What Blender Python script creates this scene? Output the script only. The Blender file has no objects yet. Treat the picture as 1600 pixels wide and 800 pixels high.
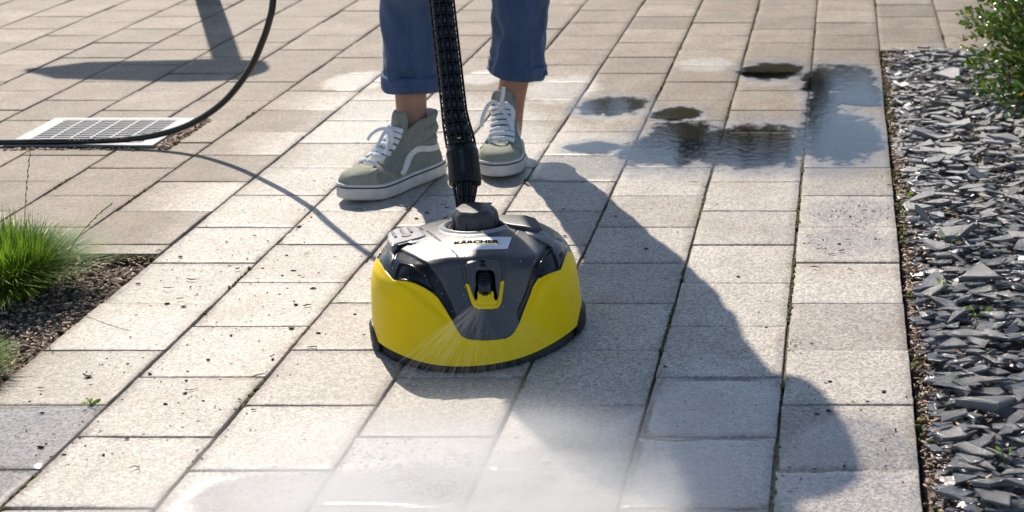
import bpy, bmesh, math, random
import numpy as np
from mathutils import Vector, Matrix, noise
R = math.radians
random.seed(7); rng = np.random.default_rng(7)
scn = bpy.context.scene
col = scn.collection
PI = math.pi

# ------------------------------------------------------------------ camera
CAM_H, TILT, FPX = .985, R(20.3), 2356.0
cam_d = bpy.data.cameras.new('camera'); cam = bpy.data.objects.new('camera', cam_d); col.objects.link(cam)
cam.location = (0, 0, CAM_H); cam.rotation_euler = (R(90) - TILT, 0, 0)
cam_d.sensor_width = 36; cam_d.lens = FPX / 1600 * 36
cam_d.shift_x = -(1320 - 800) / 1600
cam_d.clip_start = .05; cam_d.clip_end = 2000
cam_d.dof.use_dof = True; cam_d.dof.focus_distance = 2.5; cam_d.dof.aperture_fstop = 8.0
scn.camera = cam
SE, TN = 1 / math.cos(TILT), math.tan(TILT)
def P(px, py, z=0.0):
    s = py + 470.; return ((px - 1320) * (CAM_H - z) * SE / s, (CAM_H - z) * (FPX * SE * SE / s - TN), z)

# ------------------------------------------------------------------ light
SUN_EL = R(43); SUN_DIR = Vector((-.416, .909, 0)).normalized()
w = bpy.data.worlds.new('World'); scn.world = w; w.use_nodes = True
nt = w.node_tree; nt.nodes.clear()
sky = nt.nodes.new('ShaderNodeTexSky'); sky.sky_type = 'NISHITA'; sky.sun_disc = False
sky.sun_elevation = SUN_EL; sky.sun_rotation = math.atan2(SUN_DIR.x, SUN_DIR.y)
sky.air_density = 1.0; sky.dust_density = .6; sky.ozone_density = 1.8; sky.altitude = 200
bg = nt.nodes.new('ShaderNodeBackground'); bg.inputs[1].default_value = .112
wo = nt.nodes.new('ShaderNodeOutputWorld')
nt.links.new(sky.outputs[0], bg.inputs[0]); nt.links.new(bg.outputs[0], wo.inputs[0])
sd = bpy.data.lights.new('sun', 'SUN'); sun = bpy.data.objects.new('sun', sd); col.objects.link(sun)
sd.energy = 4.6; sd.angle = R(.53); sd.color = (1, .93, .84)
sv = Vector((SUN_DIR.x * math.cos(SUN_EL), SUN_DIR.y * math.cos(SUN_EL), math.sin(SUN_EL)))
sun.rotation_euler = sv.to_track_quat('Z', 'Y').to_euler()
scn.view_settings.view_transform = 'Standard'; scn.view_settings.look = 'None'
scn.view_settings.exposure = .41; scn.view_settings.gamma = 1
scn.view_settings.use_white_balance = True; scn.view_settings.white_balance_temperature = 6850; scn.view_settings.white_balance_tint = 10
scn.cycles.max_bounces = 8; scn.cycles.transparent_max_bounces = 16
scn.cycles.use_denoising = True; scn.cycles.sample_clamp_indirect = 4
scn.cycles.volume_step_rate = 2; scn.cycles.volume_bounces = 2

# ------------------------------------------------------------------ helpers
class NT:
    def __init__(s, name):
        s.m = bpy.data.materials.new(name); s.m.use_nodes = True; s.t = s.m.node_tree; s.t.nodes.clear()
        s.out = s.n('ShaderNodeOutputMaterial')
    def n(s, ty, **kw):
        o = s.t.nodes.new(ty)
        for k, v in kw.items():
            if k.startswith('i_'):
                k = k[2:]; k = int(k) if k.isdigit() else k.replace('_', ' ')
                o.inputs[k].default_value = v
            else: setattr(o, k, v)
        return o
    def l(s, a, b):
        if hasattr(a, 'outputs'): a = a.outputs[0]
        s.t.links.new(a, b)
    def math(s, op, a, b=None, c=None, clamp=False):
        o = s.n('ShaderNodeMath', operation=op, use_clamp=clamp)
        for i, v in enumerate((a, b, c)):
            if v is None: continue
            if isinstance(v, (int, float)): o.inputs[i].default_value = v
            else: s.l(v, o.inputs[i])
        return o.outputs[0]
    def mix(s, f, a, b, blend='MIX'):
        o = s.n('ShaderNodeMix', data_type='RGBA', blend_type=blend)
        for i, v in ((0, f), (6, a), (7, b)):
            if isinstance(v, (int, float)): o.inputs[i].default_value = v
            elif isinstance(v, tuple): o.inputs[i].default_value = (*v, 1) if len(v) == 3 else v
            else: s.l(v, o.inputs[i])
        return o.outputs[2]
    def ramp(s, f, lo, hi):
        o = s.n('ShaderNodeMapRange', interpolation_type='SMOOTHSTEP', i_1=lo, i_2=hi); s.l(f, o.inputs[0]); return o.outputs[0]
    def noise(s, scale, detail=3, rough=.55, coord=None, dim='3D'):
        o = s.n('ShaderNodeTexNoise', noise_dimensions=dim); o.inputs['Scale'].default_value = scale
        o.inputs['Detail'].default_value = detail; o.inputs['Roughness'].default_value = rough
        if coord is not None: s.l(coord, o.inputs['Vector'])
        return o.outputs[0]
    def obj_co(s): return s.n('ShaderNodeTexCoord').outputs['Object']
    def attr(s, name): 
        a = s.n('ShaderNodeAttribute'); a.attribute_name = name; return a
    def bsdf(s, color=None, rough=.5, metal=0, spec=.5, bump=None, bstr=.3, bdist=.001, **kw):
        b = s.n('ShaderNodeBsdfPrincipled')
        for k, v in (('Base Color', color), ('Roughness', rough), ('Metallic', metal), ('Specular IOR Level', spec)):
            if v is None: continue
            if isinstance(v, tuple): b.inputs[k].default_value = (*v, 1)
            elif isinstance(v, (int, float)): b.inputs[k].default_value = v
            else: s.l(v, b.inputs[k])
        for k, v in kw.items(): b.inputs[k.replace('_', ' ')].default_value = v
        if bump is not None:
            bp = s.n('ShaderNodeBump'); bp.inputs['Distance'].default_value = bdist
            if isinstance(bstr, (int, float)): bp.inputs['Strength'].default_value = bstr
            else: s.l(bstr, bp.inputs['Strength'])
            s.l(bump, bp.inputs['Height']); s.l(bp, b.inputs['Normal'])
        s.l(b, s.out.inputs[0]); s.b = b; return b

def simple(name, c, rough=.5, metal=0, var=.12, scale=40, bump=.15, bscale=300, bdist=.0006, **kw):
    t = NT(name); co = t.obj_co()
    n1 = t.noise(scale, 4, .6, co)
    lo = tuple(x * (1 - var) for x in c); hi = tuple(min(1, x * (1 + var)) for x in c)
    cc = t.mix(t.ramp(n1, .3, .7), lo, hi)
    rr = t.math('ADD', t.math('MULTIPLY', t.math('SUBTRACT', n1, .5), .25), rough)
    t.bsdf(cc, rr, metal, bump=t.noise(bscale, 3, .6, co), bstr=bump, bdist=bdist, **kw)
    return t.m

def link(name, me, m=None, parent=None):
    o = bpy.data.objects.new(name, me); col.objects.link(o)
    if m is not None:
        me.materials.clear(); me.materials.append(m)
    if parent is not None: o.parent = parent
    return o
def mesh(name, v, f, m=None, parent=None, smooth=True, auto=None):
    me = bpy.data.meshes.new(name); me.from_pydata([tuple(map(float, p)) for p in v], [], [tuple(map(int, x)) for x in f]); me.update()
    if smooth: me.polygons.foreach_set('use_smooth', [True] * len(me.polygons))
    if auto is not None: me.set_sharp_from_angle(angle=R(auto))
    return link(name, me, m, parent)
def npmesh(name, V, F, m=None, parent=None, smooth=True):
    V = np.asarray(V, np.float32); F = np.asarray(F, np.int32)
    me = bpy.data.meshes.new(name); k = F.shape[1]
    me.vertices.add(len(V)); me.vertices.foreach_set('co', V.ravel())
    me.loops.add(F.size); me.loops.foreach_set('vertex_index', F.ravel())
    me.polygons.add(len(F)); me.polygons.foreach_set('loop_start', np.arange(len(F), dtype=np.int32) * k)
    me.polygons.foreach_set('loop_total', np.full(len(F), k, np.int32))
    me.update(calc_edges=True); me.validate()
    if smooth: me.polygons.foreach_set('use_smooth', np.ones(len(me.polygons), bool))
    return link(name, me, m, parent)
def tag(o, label=None, cat=None, group=None, kind=None):
    if label: o['label'] = label
    if cat: o['category'] = cat
    if group: o['group'] = group
    if kind: o['kind'] = kind
    return o
def empty(name, loc=(0, 0, 0), rz=0):
    o = bpy.data.objects.new(name, None); col.objects.link(o); o.location = loc; o.rotation_euler = (0, 0, rz)
    o.empty_display_size = .05; return o
class MB:
    def __init__(s): s.v = []; s.f = []
    def add(s, v, f):
        b = len(s.v); s.v += [tuple(p) for p in v]; s.f += [tuple(i + b for i in x) for x in f]
    def box(s, c, d, M=None, bev=0):
        x, y, z = [k / 2 for k in d]
        v = [(sx * x, sy * y, sz * z) for sx in (-1, 1) for sy in (-1, 1) for sz in (-1, 1)]
        f = [(0, 1, 3, 2), (4, 6, 7, 5), (0, 4, 5, 1), (2, 3, 7, 6), (0, 2, 6, 4), (1, 5, 7, 3)]
        M = M or Matrix(); c = Vector(c)
        s.add([c + (M @ Vector(p)) for p in v], f)
    def tube(s, pts, rad, n=12, cap=True, flat=None):
        pts = [Vector(p) for p in pts]
        rr = rad if hasattr(rad, '__len__') else [rad] * len(pts)
        b = len(s.v); up = None
        for i, p in enumerate(pts):
            t = (pts[min(i + 1, len(pts) - 1)] - pts[max(i - 1, 0)]).normalized()
            if up is None: up = t.orthogonal().normalized() if flat is None else (Vector(flat) - t * t.dot(Vector(flat))).normalized()
            up = (up - t * t.dot(up)).normalized() if flat is None else (Vector(flat) - t * t.dot(Vector(flat))).normalized()
            sd_ = t.cross(up)
            r = rr[i]; ra, rb = r if isinstance(r, tuple) else (r, r)
            for k in range(n):
                a = 2 * PI * k / n; s.v.append(tuple(p + sd_ * math.cos(a) * ra + up * math.sin(a) * rb))
        for i in range(len(pts) - 1):
            for k in range(n):
                a = b + i * n + k; c = b + i * n + (k + 1) % n
                s.f.append((a, c, c + n, a + n))
        if cap:
            s.f.append(tuple(b + k for k in reversed(range(n)))); s.f.append(tuple(b + (len(pts) - 1) * n + k for k in range(n)))
    def build(s, name, m, parent=None, smooth=True, auto=35): return mesh(name, s.v, s.f, m, parent, smooth, auto)
def bevel(o, w=.002, n=2, ang=30):
    me = o.data; bm = bmesh.new(); bm.from_mesh(me)
    es = [e for e in bm.edges if len(e.link_faces) == 2 and e.calc_face_angle(0) > R(ang)]
    bmesh.ops.bevel(bm, geom=es, offset=w, segments=n, affect='EDGES', profile=.6); bm.to_mesh(me); bm.free()
    me.polygons.foreach_set('use_smooth', [True] * len(me.polygons)); me.set_sharp_from_angle(angle=R(40)); return o
def catmull(pts, n=8):
    pts = [np.array(p, float) for p in pts]; q = [2 * pts[0] - pts[1]] + pts + [2 * pts[-1] - pts[-2]]; out = []
    for i in range(1, len(q) - 2):
        for k in range(n):
            t = k / n; a, b, c, d = q[i - 1], q[i], q[i + 1], q[i + 2]
            out.append(.5 * (2 * b + (c - a) * t + (2 * a - 5 * b + 4 * c - d) * t * t + (3 * b - 3 * c + d - a) * t ** 3))
    out.append(pts[-1]); return out
def sstep(x, a, b):
    t = np.clip((x - a) / (b - a), 0, 1); return t * t * (3 - 2 * t)

# ------------------------------------------------------------------ ground and pavement
PW = .2; XE = .105                 # paver pitch, right edge of the pavement
t = NT('earth'); co = t.obj_co()
n1 = t.noise(3, 6, .65, co); n2 = t.noise(160, 4, .7, co)
t.bsdf(t.mix(t.ramp(n2, .35, .65), t.mix(n1, (.19, .145, .11), (.29, .235, .185)), (.03, .022, .017)), .9, bump=n2, bstr=.8, bdist=.004)
M_earth = t.m
g = mesh('ground', [(-600, -600, -.05), (600, -600, -.05), (600, 900, -.05), (-600, 900, -.05)], [(0, 1, 2, 3)], M_earth)
tag(g, kind='structure')

def ell(px, py, rx, ry): 
    s = py + 470.; x, y, _ = P(px, py); return (x, y, rx * 1.05 / s, ry * 2678 * CAM_H / s ** 2)
PUD = [ell(*e) for e in [(1060,226,86,40),(1190,228,90,38),(1125,228,80,34),(1312,215,78,46),(1285,170,30,40),(1310,128,66,27),(1338,152,55,18),
       (1205,112,56,15),(955,167,62,16),(1058,180,44,13),(930,232,48,10),(1000,238,46,14)]]
HALO = [ell(*e) for e in [(1100,232,150,50),(1200,232,130,50),(1320,215,85,60),(1310,140,75,50),(1205,114,60,24),(960,170,70,24),(1060,182,50,20),
       (935,234,80,24),(1000,245,70,40),(1325,332,85,26),(1325,378,85,24),(880,140,66,26),(560,128,60,18),(755,122,40,14),(1104,102,52,13),(700,258,60,18),(900,262,120,30),(1240,255,200,28)]]
FILM = [ell(*e) for e in [(1110,650,130,90),(1120,760,150,70),(1330,710,130,75),(1350,790,120,60),(620,790,300,90),(420,780,160,50),(870,760,190,90),(1000,700,100,70)]]
def field(E, X, Y):
    f = np.full(X.shape, -9.)
    for (x, y, rx, ry) in E: f = np.maximum(f, 1 - np.sqrt(((X - x) / rx) ** 2 + ((Y - y) / ry) ** 2))
    return np.clip(f, -1, 1)
# the swept, rinsed part of the pavement: everything on the near side of this world-space line
CL = np.array([P(*q)[:2] for q in [(520,158),(640,150),(760,160),(880,205),(1000,235),(1400,262)]])
def clean_field(X, Y):
    o = np.argsort(CL[:, 0]); yl = np.interp(X, CL[o, 0], CL[o, 1]); return np.minimum(np.clip((yl - Y) / .3 + .5, 0, 1), np.clip((X + 1.33) / .3 + .5, 0, 1))

V = []; F = []; A_pid = []; off = 0
def paver(x0, x1, y0, y1, n, idx, hz, tx, ty):
    """one slab with a softened edge; top at about z=0"""
    global off
    b = .0016; lo = -.045
    u = np.concatenate([[0, 0], np.linspace(b, 1 - b, n + 1)[0:0], [0], [0]])
    xs = np.concatenate([[x0], np.linspace(x0 + b, x1 - b, n + 1), [x1]])
    ys = np.concatenate([[y0], np.linspace(y0 + b, y1 - b, n + 1), [y1]])
    GX, GY = np.meshgrid(xs, ys); k = n + 3
    cx, cy = (x0 + x1) / 2, (y0 + y1) / 2
    Z = hz + (GX - cx) * tx + (GY - cy) * ty
    edge = np.zeros((k, k), bool); edge[0] = edge[-1] = True; edge[:, 0] = edge[:, -1] = True
    Z = np.where(edge, Z - .0008, Z)
    if n > 3:   # worn edges
        jag = rng.normal(0, .0004, (k, k)); Z = Z + np.where(edge, rng.normal(0, .00035, (k, k)), 0); GX = GX + np.where(edge, jag, 0); GY = GY + np.where(edge, rng.normal(0, .0004, (k, k)), 0)
    top = np.stack([GX, GY, Z], -1).reshape(-1, 3)
    ii = np.arange(k * k).reshape(k, k)
    q = np.stack([ii[:-1, :-1], ii[:-1, 1:], ii[1:, 1:], ii[1:, :-1]], -1).reshape(-1, 4)
    ring = np.concatenate([ii[0, :-1], ii[:-1, -1], ii[-1, :0:-1], ii[:0:-1, 0]])
    low = top[ring].copy(); low[:, 2] = lo; m = len(ring); base = k * k
    r2 = np.roll(ring, -1); l1 = base + np.arange(m); l2 = np.roll(l1, -1)
    side = np.stack([ring, l1, l2, r2], -1)
    V.append(np.concatenate([top, low])); F.append(np.concatenate([q, side]) + off); off += base + m
    A_pid.append(np.full(base + m, idx))
pid = 0
YB, YS = P(0, 398)[1], P(0, 80)[1]   # far ends of the soil bed and of the slate bed
for k in range(-14, 32):
    x1 = XE - PW * k; x0 = x1 - PW; xm = (x0 + x1) / 2
    st = P(0, 548)[1] + (0 if k % 2 == 0 else PW * .49)
    for j in range(-8, 50):
        y1 = st + j * .2013 + rng.normal(0, .0012) ; y0 = y1 - .2013
        if y0 < .5 or y1 > 13: continue
        if xm > XE and y1 < YS + .01: continue
        if xm > XE and y0 < YS: y0 = YS
        if xm < -1.295 and y1 < YB + .01: continue
        if xm < -1.295 and y0 < YB: y0 = YB
        gx = .0027; gy = .0014
        near = -2.9 < xm < .3 and 1.4 < y0 < 5.6
        a, c = rng.normal(0, .0006, 2)
        paver(x0 + gx + a, x1 - gx + a, y0 + gy, y1 - gy, 12 if near else 1, pid, -abs(rng.normal(0, .0009)), rng.normal(0, .003), rng.normal(0, .003))
        pid += 1
V = np.concatenate(V); F = np.concatenate(F); PIDA = np.concatenate(A_pid)
NPV = len(V)

t = NT('concrete_paver'); co = t.obj_co()
pidv = t.attr('pid').outputs['Fac']; wetv = t.attr('wet').outputs['Fac']; halv = t.attr('halo').outputs['Fac']; filv = t.attr('film').outputs['Fac']; clv = t.attr('clean').outputs['Fac']
edgv = t.attr('edge').outputs['Fac']
wn = t.n('ShaderNodeTexWhiteNoise', noise_dimensions='1D'); t.l(pidv, wn.inputs['W']); rnd = wn.outputs['Value']
big = t.noise(9, 5, .6, co); med = t.noise(38, 5, .65, co); fine = t.noise(330, 3, .65, co); 
vor = t.n('ShaderNodeTexVoronoi'); vor.inputs['Scale'].default_value = 300; t.l(co, vor.inputs['Vector']); grain = vor.outputs['Color']
gs = t.n('ShaderNodeSeparateColor'); t.l(grain, gs.inputs[0]); g1 = gs.outputs[0]
dirty = t.mix(t.ramp(big, .3, .7), (.205, .168, .128), (.28, .236, .188))
dirty = t.mix(t.math('MULTIPLY', t.ramp(med, .52, .75), .55), dirty, (.26, .215, .175))
cleanc = t.mix(t.ramp(big, .3, .7), (.42, .388, .345), (.49, .458, .41))
cleanc = t.mix(t.math('MULTIPLY', t.ramp(med, .55, .78), .35), cleanc, (.32, .285, .245))
cf = t.math('ADD', t.math('ADD', clv, t.math('MULTIPLY', t.math('SUBTRACT', med, .5), .5)), t.math('MULTIPLY', t.math('SUBTRACT', rnd, .5), .5)); cf = t.ramp(cf, .1, .9)
hal_n = t.math('ADD', halv, t.math('MULTIPLY', t.math('SUBTRACT', med, .5), .9)); halo = t.ramp(hal_n, -.05, .42)
base = t.mix(t.math('MAXIMUM', cf, t.math('MULTIPLY', halo, .55)), dirty, cleanc)
base = t.mix(1.0, base, t.mix(rnd, (.76, .745, .73), (1.08, 1.07, 1.06)), 'MULTIPLY')
base = t.mix(.85, base, t.mix(g1, (.50, .50, .50), (1.42, 1.41, 1.40)), 'MULTIPLY')                # sand grains
base = t.mix(t.math('MULTIPLY', t.ramp(fine, .56, .68), .62), base, (.13, .11, .095))             # dark pores
stain = t.noise(6, 6, .7, co)
base = t.mix(t.math('MULTIPLY', t.ramp(stain, .54, .70), .38), base, (.27, .19, .125))
base = t.mix(t.math('MULTIPLY', edgv, t.math('MULTIPLY', t.ramp(med, .35, .6), .55)), base, (.17, .135, .10))
wob = t.math('SUBTRACT', t.math('ADD', t.math('MULTIPLY', t.noise(26, 5, .7, co), .55), t.math('MULTIPLY', t.noise(11, 3, .6, co), .6)), .075)
pud_f = t.math('ADD', wetv, t.math('MULTIPLY', t.math('SUBTRACT', wob, .5), 1.7)); pud = t.ramp(pud_f, .0, .28)
film_f = t.math('ADD', filv, t.math('MULTIPLY', t.math('SUBTRACT', big, .5), .6)); film = t.ramp(film_f, .0, .35)
damp = t.math('MAXIMUM', t.math('MULTIPLY', halo, .5), t.math('MULTIPLY', film, .75))
base = t.mix(t.math('MULTIPLY', damp, .60), base, t.mix(1.0, base, (.42, .42, .44), 'MULTIPLY'))
base = t.mix(pud, base, t.mix(1.0, base, (.22, .21, .20), 'MULTIPLY'))
r0 = t.math('SUBTRACT', .62, t.math('MULTIPLY', cf, .16)); r1 = t.math('SUBTRACT', r0, t.math('ADD', t.math('MULTIPLY', halo, .20), t.math('MULTIPLY', film, .34)))
rr = t.math('MULTIPLY', r1, t.math('SUBTRACT', 1, pud)); rr = t.math('ADD', rr, t.math('MULTIPLY', pud, .045))
hgt = t.math('ADD', t.math('MULTIPLY', g1, .6), fine)
bs = t.math('MULTIPLY', t.math('SUBTRACT', 1, t.math('MULTIPLY', film, .90)), .55)
b = t.bsdf(base, rr, 0, t.math('ADD', .22, t.math('MULTIPLY', damp, .6)), bump=hgt, bstr=bs, bdist=.0011)
rip = t.noise(22, 3, .6, co)
bw = t.n('ShaderNodeBump'); bw.inputs['Strength'].default_value = .07; bw.inputs['Distance'].default_value = .003; t.l(rip, bw.inputs['Height'])
wat = t.n('ShaderNodeBsdfPrincipled'); wat.inputs['Roughness'].default_value = .05; wat.inputs['IOR'].default_value = 1.7
t.l(base, wat.inputs['Base Color']); t.l(bw, wat.inputs['Normal'])
ms = t.n('ShaderNodeMixShader'); ms.inputs[0].default_value = 0; t.l(b, ms.inputs[1]); t.l(wat, ms.inputs[2]); t.l(ms, t.out.inputs[0])
M_paver = t.m
pv = npmesh('pavement', V, F, M_paver, smooth=False); tag(pv, kind='structure')
def add_attr(me, name, a):
    at = me.attributes.new(name, 'FLOAT', 'POINT'); at.data.foreach_set('value', np.asarray(a, np.float32))
add_attr(pv.data, 'pid', PIDA + .5); add_attr(pv.data, 'wet', field(PUD, V[:, 0], V[:, 1])); add_attr(pv.data, 'halo', field(HALO, V[:, 0], V[:, 1]))
FV = field(FILM, V[:, 0], V[:, 1])
for q in ((70, 690), (20, 775)):      # two slabs that stayed wet all over
    x_, y_, _z = P(*q); c_ = (np.abs(V[:, 0] - x_) + np.abs(V[:, 1] - y_) * 1.0); FV[PIDA == PIDA[np.argmin(c_)]] = .62
add_attr(pv.data, 'film', FV); add_attr(pv.data, 'clean', clean_field(V[:, 0], V[:, 1]))
ex = np.abs(((V[:, 0] - XE) / PW) - np.round((V[:, 0] - XE) / PW)) * PW
add_attr(pv.data, 'edge', np.where(V[:, 2] < -.0035, 1., np.clip(1 - ex / .012, 0, 1)))

# sand and grime in the joints
t = NT('joint_sand'); co = t.obj_co(); n2 = t.noise(60, 5, .7, co)
t.bsdf(t.mix(t.ramp(n2, .4, .65), (.05, .04, .03), (.15, .115, .08)), .95, bump=t.noise(400, 3, .6, co), bstr=.6, bdist=.002)
M_joint = t.m
zj = -.007
js = MB(); js.add([(-9.2, YB - 0, zj), (XE - .004, YB, zj), (XE - .004, 12.8, zj), (-9.2, 12.8, zj), (-1.291, .5, zj), (XE - .004, .5, zj), (XE - .004, YB, zj), (-1.291, YB, zj),
    (XE - .004, YS + .004, zj), (2.9, YS + .004, zj), (2.9, 12.8, zj), (XE - .004, 12.8, zj)], [(0, 1, 2, 3), (4, 5, 6, 7), (8, 9, 10, 11)])
tag(js.build('joint_sand', M_joint, smooth=False), kind='structure')

# moss tufts in the joints
t = NT('moss'); co = t.obj_co(); n2 = t.noise(120, 3, .6, co)
t.bsdf(t.mix(n2, (.055, .055, .018), (.17, .16, .035)), .9, bump=t.noise(900, 2, .6, co), bstr=.8, bdist=.002); M_moss = t.m
def blob_field(name, spots, m, label, cat):
    v = []; f = []
    ico = bmesh.new(); bmesh.ops.create_icosphere(ico, subdivisions=1, radius=1); ico.verts.ensure_lookup_table()
    iv = np.array([x.co[:] for x in ico.verts]); jf = np.array([[q.index for q in x.verts] for x in ico.faces]); ico.free()
    o_ = 0
    for (x, y, z, a, b_, c_) in spots:
        p = iv * (a, b_, c_) * rng.uniform(.5, 1.4, (len(iv), 1)) + (x, y, z); v.append(p); f.append(jf + o_); o_ += len(iv)
    o = npmesh(name, np.concatenate(v), np.concatenate(f), m); return tag(o, label, cat, kind='stuff')
sp = []
for k, dens in ((1, .9), (2, 1.), (3, .75), (4, .35), (5, .35), (6, .3), (7, .25), (0, 0.0), (8, .25), (9, .25), (-1, .3), (10, .2), (11, .2), (12, .2)):
    x = XE - PW * k; y = 1.7
    while y < 5.4:
        if noise.noise((x * 7, y * 5.3, 1)) > .55 - dens * .5 and (x > -1.25 or y > YB):
            for _ in range(3 if dens > .6 else 2): sp.append((x + rng.normal(0, .0016), y + rng.uniform(0, .012), -.004 + rng.uniform(0, .004), rng.uniform(.0015, .0035), rng.uniform(.003, .007), rng.uniform(.002, .0045)))
        y += rng.uniform(.005, .014)
for _ in range(600):
    y = rng.uniform(1.6, 4.4)
    if noise.noise((3, y * 4, 5)) > 0: sp.append((XE + rng.uniform(0, .02), y, -.012 + rng.uniform(0, .008), rng.uniform(.002, .006), rng.uniform(.002, .006), rng.uniform(.002, .005)))
for _ in range(260):
    x = -1.295 + rng.normal(-.06, .06); sp.append((min(x, -1.297), YB - rng.uniform(.002, .02), -.01 + rng.uniform(0, .006), .004, .003, .003))
blob_field('moss', sp, M_moss, 'olive green moss growing in the paver joints', 'moss')
# crumbs of soil on the slabs
t = NT('soil_crumb'); t.bsdf((.045, .03, .02), .9); M_crumb = t.m
sp = []
for (px, py, n_, sx, sy) in [(350,500,40,170,90),(450,480,30,150,80),(500,300,26,120,50),(660,520,10,60,60),(200,590,24,120,50),(640,350,12,80,30),(330,640,26,120,60),(1240,540,20,16,14),
        (1290,380,26,70,14),(1340,330,18,60,10),(1400,290,14,60,14),(1300,620,14,70,40),(1180,540,8,80,60),(560,330,20,120,40),(420,400,40,120,60),(300,420,24,80,30),(900,320,12,90,40),(1060,420,10,120,60),(1390,700,10,30,60),(1250,760,8,60,30),(700,330,10,40,20),(260,300,16,160,60),(120,700,20,90,50),(700,420,20,300,120),(1000,560,10,60,40)]:
    for _ in range(int(n_ * 1.7)):
        x, y, _z = P(px + rng.normal(0, sx * .6), min(790, max(60, py + rng.normal(0, sy * .6)))); r_ = rng.uniform(.0004, .0011) * (1 + 1.3 * (rng.random() < .15))
        if -1.29 < x < XE and 1.6 < y: sp.append((x, y, r_ * .5, r_ * rng.uniform(.7, 3.2), r_ * rng.uniform(.6, 1.8), r_ * .7))
blob_field('soil_crumbs', sp, M_crumb, 'dark crumbs of soil scattered over the pale pavers', 'soil crumbs')
t = NT('twig_bark'); co = t.obj_co(); t.bsdf(t.mix(t.noise(90, 3, .6, co), (.07, .035, .018), (.17, .09, .045)), .85); M_twig = t.m
tw = MB()
def curl(x, y, L, a, r_=.0009, z0=.002):
    pts = []; b_ = rng.normal(0, 1.2)
    for i in range(5):
        q = (i / 4 - .5) * L; pts.append((x + math.cos(a + b_ * q / L) * q, y + math.sin(a + b_ * q / L) * q, z0 + abs(rng.normal(0, .0015)))) 
    tw.tube(pts, [r_ * .6, r_, r_ * 1.1, r_ * .8, r_ * .4], 5)
for (px, py) in [(65,610),(135,592),(282,470),(300,440),(405,590),(375,628),(300,612),(217,733),(480,480),(492,545),(372,423),(1275,420),(1330,425),(1300,400),(1085,288),(1105,296),(262,455),(250,395),(1350,332),(1325,378),(1390,292),(640,505),(640,330),(565,330),(1315,395),(480,400)]:
    x, y, _z = P(px, py); curl(x, y, rng.uniform(.010, .026), rng.uniform(-.6, .6), rng.uniform(.0006, .0013))
o = tw.build('twig_litter', M_twig); tag(o, 'small brown twigs and bark shreds lying loose on the slabs', 'litter', kind='stuff')

# ------------------------------------------------------------------ soil bed, left
def strip(name, x0, x1, y0, y1, nx, ny, zf, m):
    xs = np.linspace(x0, x1, nx); ys = np.linspace(y0, y1, ny); X, Y = np.meshgrid(xs, ys); Z = zf(X, Y)
    ii = np.arange(nx * ny).reshape(ny, nx); q = np.stack([ii[:-1, :-1], ii[:-1, 1:], ii[1:, 1:], ii[1:, :-1]], -1).reshape(-1, 4)
    return npmesh(name, np.stack([X, Y, Z], -1).reshape(-1, 3), q, m)
def rough(X, Y, a, s, z0):
    return z0 + np.array([noise.fractal((x * s, y * s, 0), 1, 2, 4) * a for x, y in zip(X.ravel(), Y.ravel())]).reshape(X.shape)
sb = strip('soil_bed', -5.0, -1.297, .6, YB - .003, 300, 200, lambda X, Y: rough(X, Y, .007, 28, -.016), M_earth); tag(sb, kind='structure')
t = NT('bark_mulch'); co = t.obj_co(); oi = t.attr('tone').outputs['Fac']
t.bsdf(t.mix(oi, (.24, .165, .12), (.60, .46, .35)), .85, bump=t.noise(300, 3, .6, co), bstr=.5, bdist=.001); M_mulch = t.m
def litter(name, n_, sampler, smin, smax, m, label, cat, flat=.25, tones=None):
    v = []; f = []; tn_ = []; o_ = 0
    q = [(0, 1, 3, 2), (4, 6, 7, 5), (0, 4, 5, 1), (2, 3, 7, 6), (0, 2, 6, 4), (1, 5, 7, 3)]
    bx = np.array([(sx, sy, sz) for sx in (-1, 1) for sy in (-1, 1) for sz in (-1, 1)], float) * .5
    for _ in range(n_):
        x, y, z = sampler(); L = rng.uniform(smin, smax); asp = rng.uniform(.15, .6)
        d = bx * (L, L * asp, L * flat * rng.uniform(.3, 1)) * rng.uniform(.55, 1.25, (8, 1))
        e = Matrix.Rotation(rng.uniform(0, PI), 3, 'Z') @ Matrix.Rotation(rng.normal(0, .35), 3, 'Y') @ Matrix.Rotation(rng.normal(0, .4), 3, 'X')
        v.append(d @ np.array(e).T + (x, y, z)); f.append(np.array(q) + o_); o_ += 8; tn_.append(np.full(8, rng.random() ** 1.3))
    o = npmesh(name, np.concatenate(v), np.concatenate(f), m, smooth=False); add_attr(o.data, 'tone', np.concatenate(tn_)); return tag(o, label, cat, kind='stuff')
def samp():
    x = -1.30 - abs(rng.uniform(0, .8)); y = rng.uniform(1.4, YB - .004); return x, y, -.014 + rng.uniform(0, .012)
litter('bark_mulch', 15000, samp, .003, .012, M_mulch, 'brown bark and dry leaf litter covering the planting bed', 'mulch')
sp = [(-1.3 - abs(rng.uniform(0, .8)), rng.uniform(1.4, YB - .004), -.012 + rng.uniform(0, .006), *(rng.uniform(.002, .007, 3))) for _ in range(2500)]
blob_field('soil_clods', sp, M_earth, 'small clods of dry soil between the bark pieces of the bed', 'soil')

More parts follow.
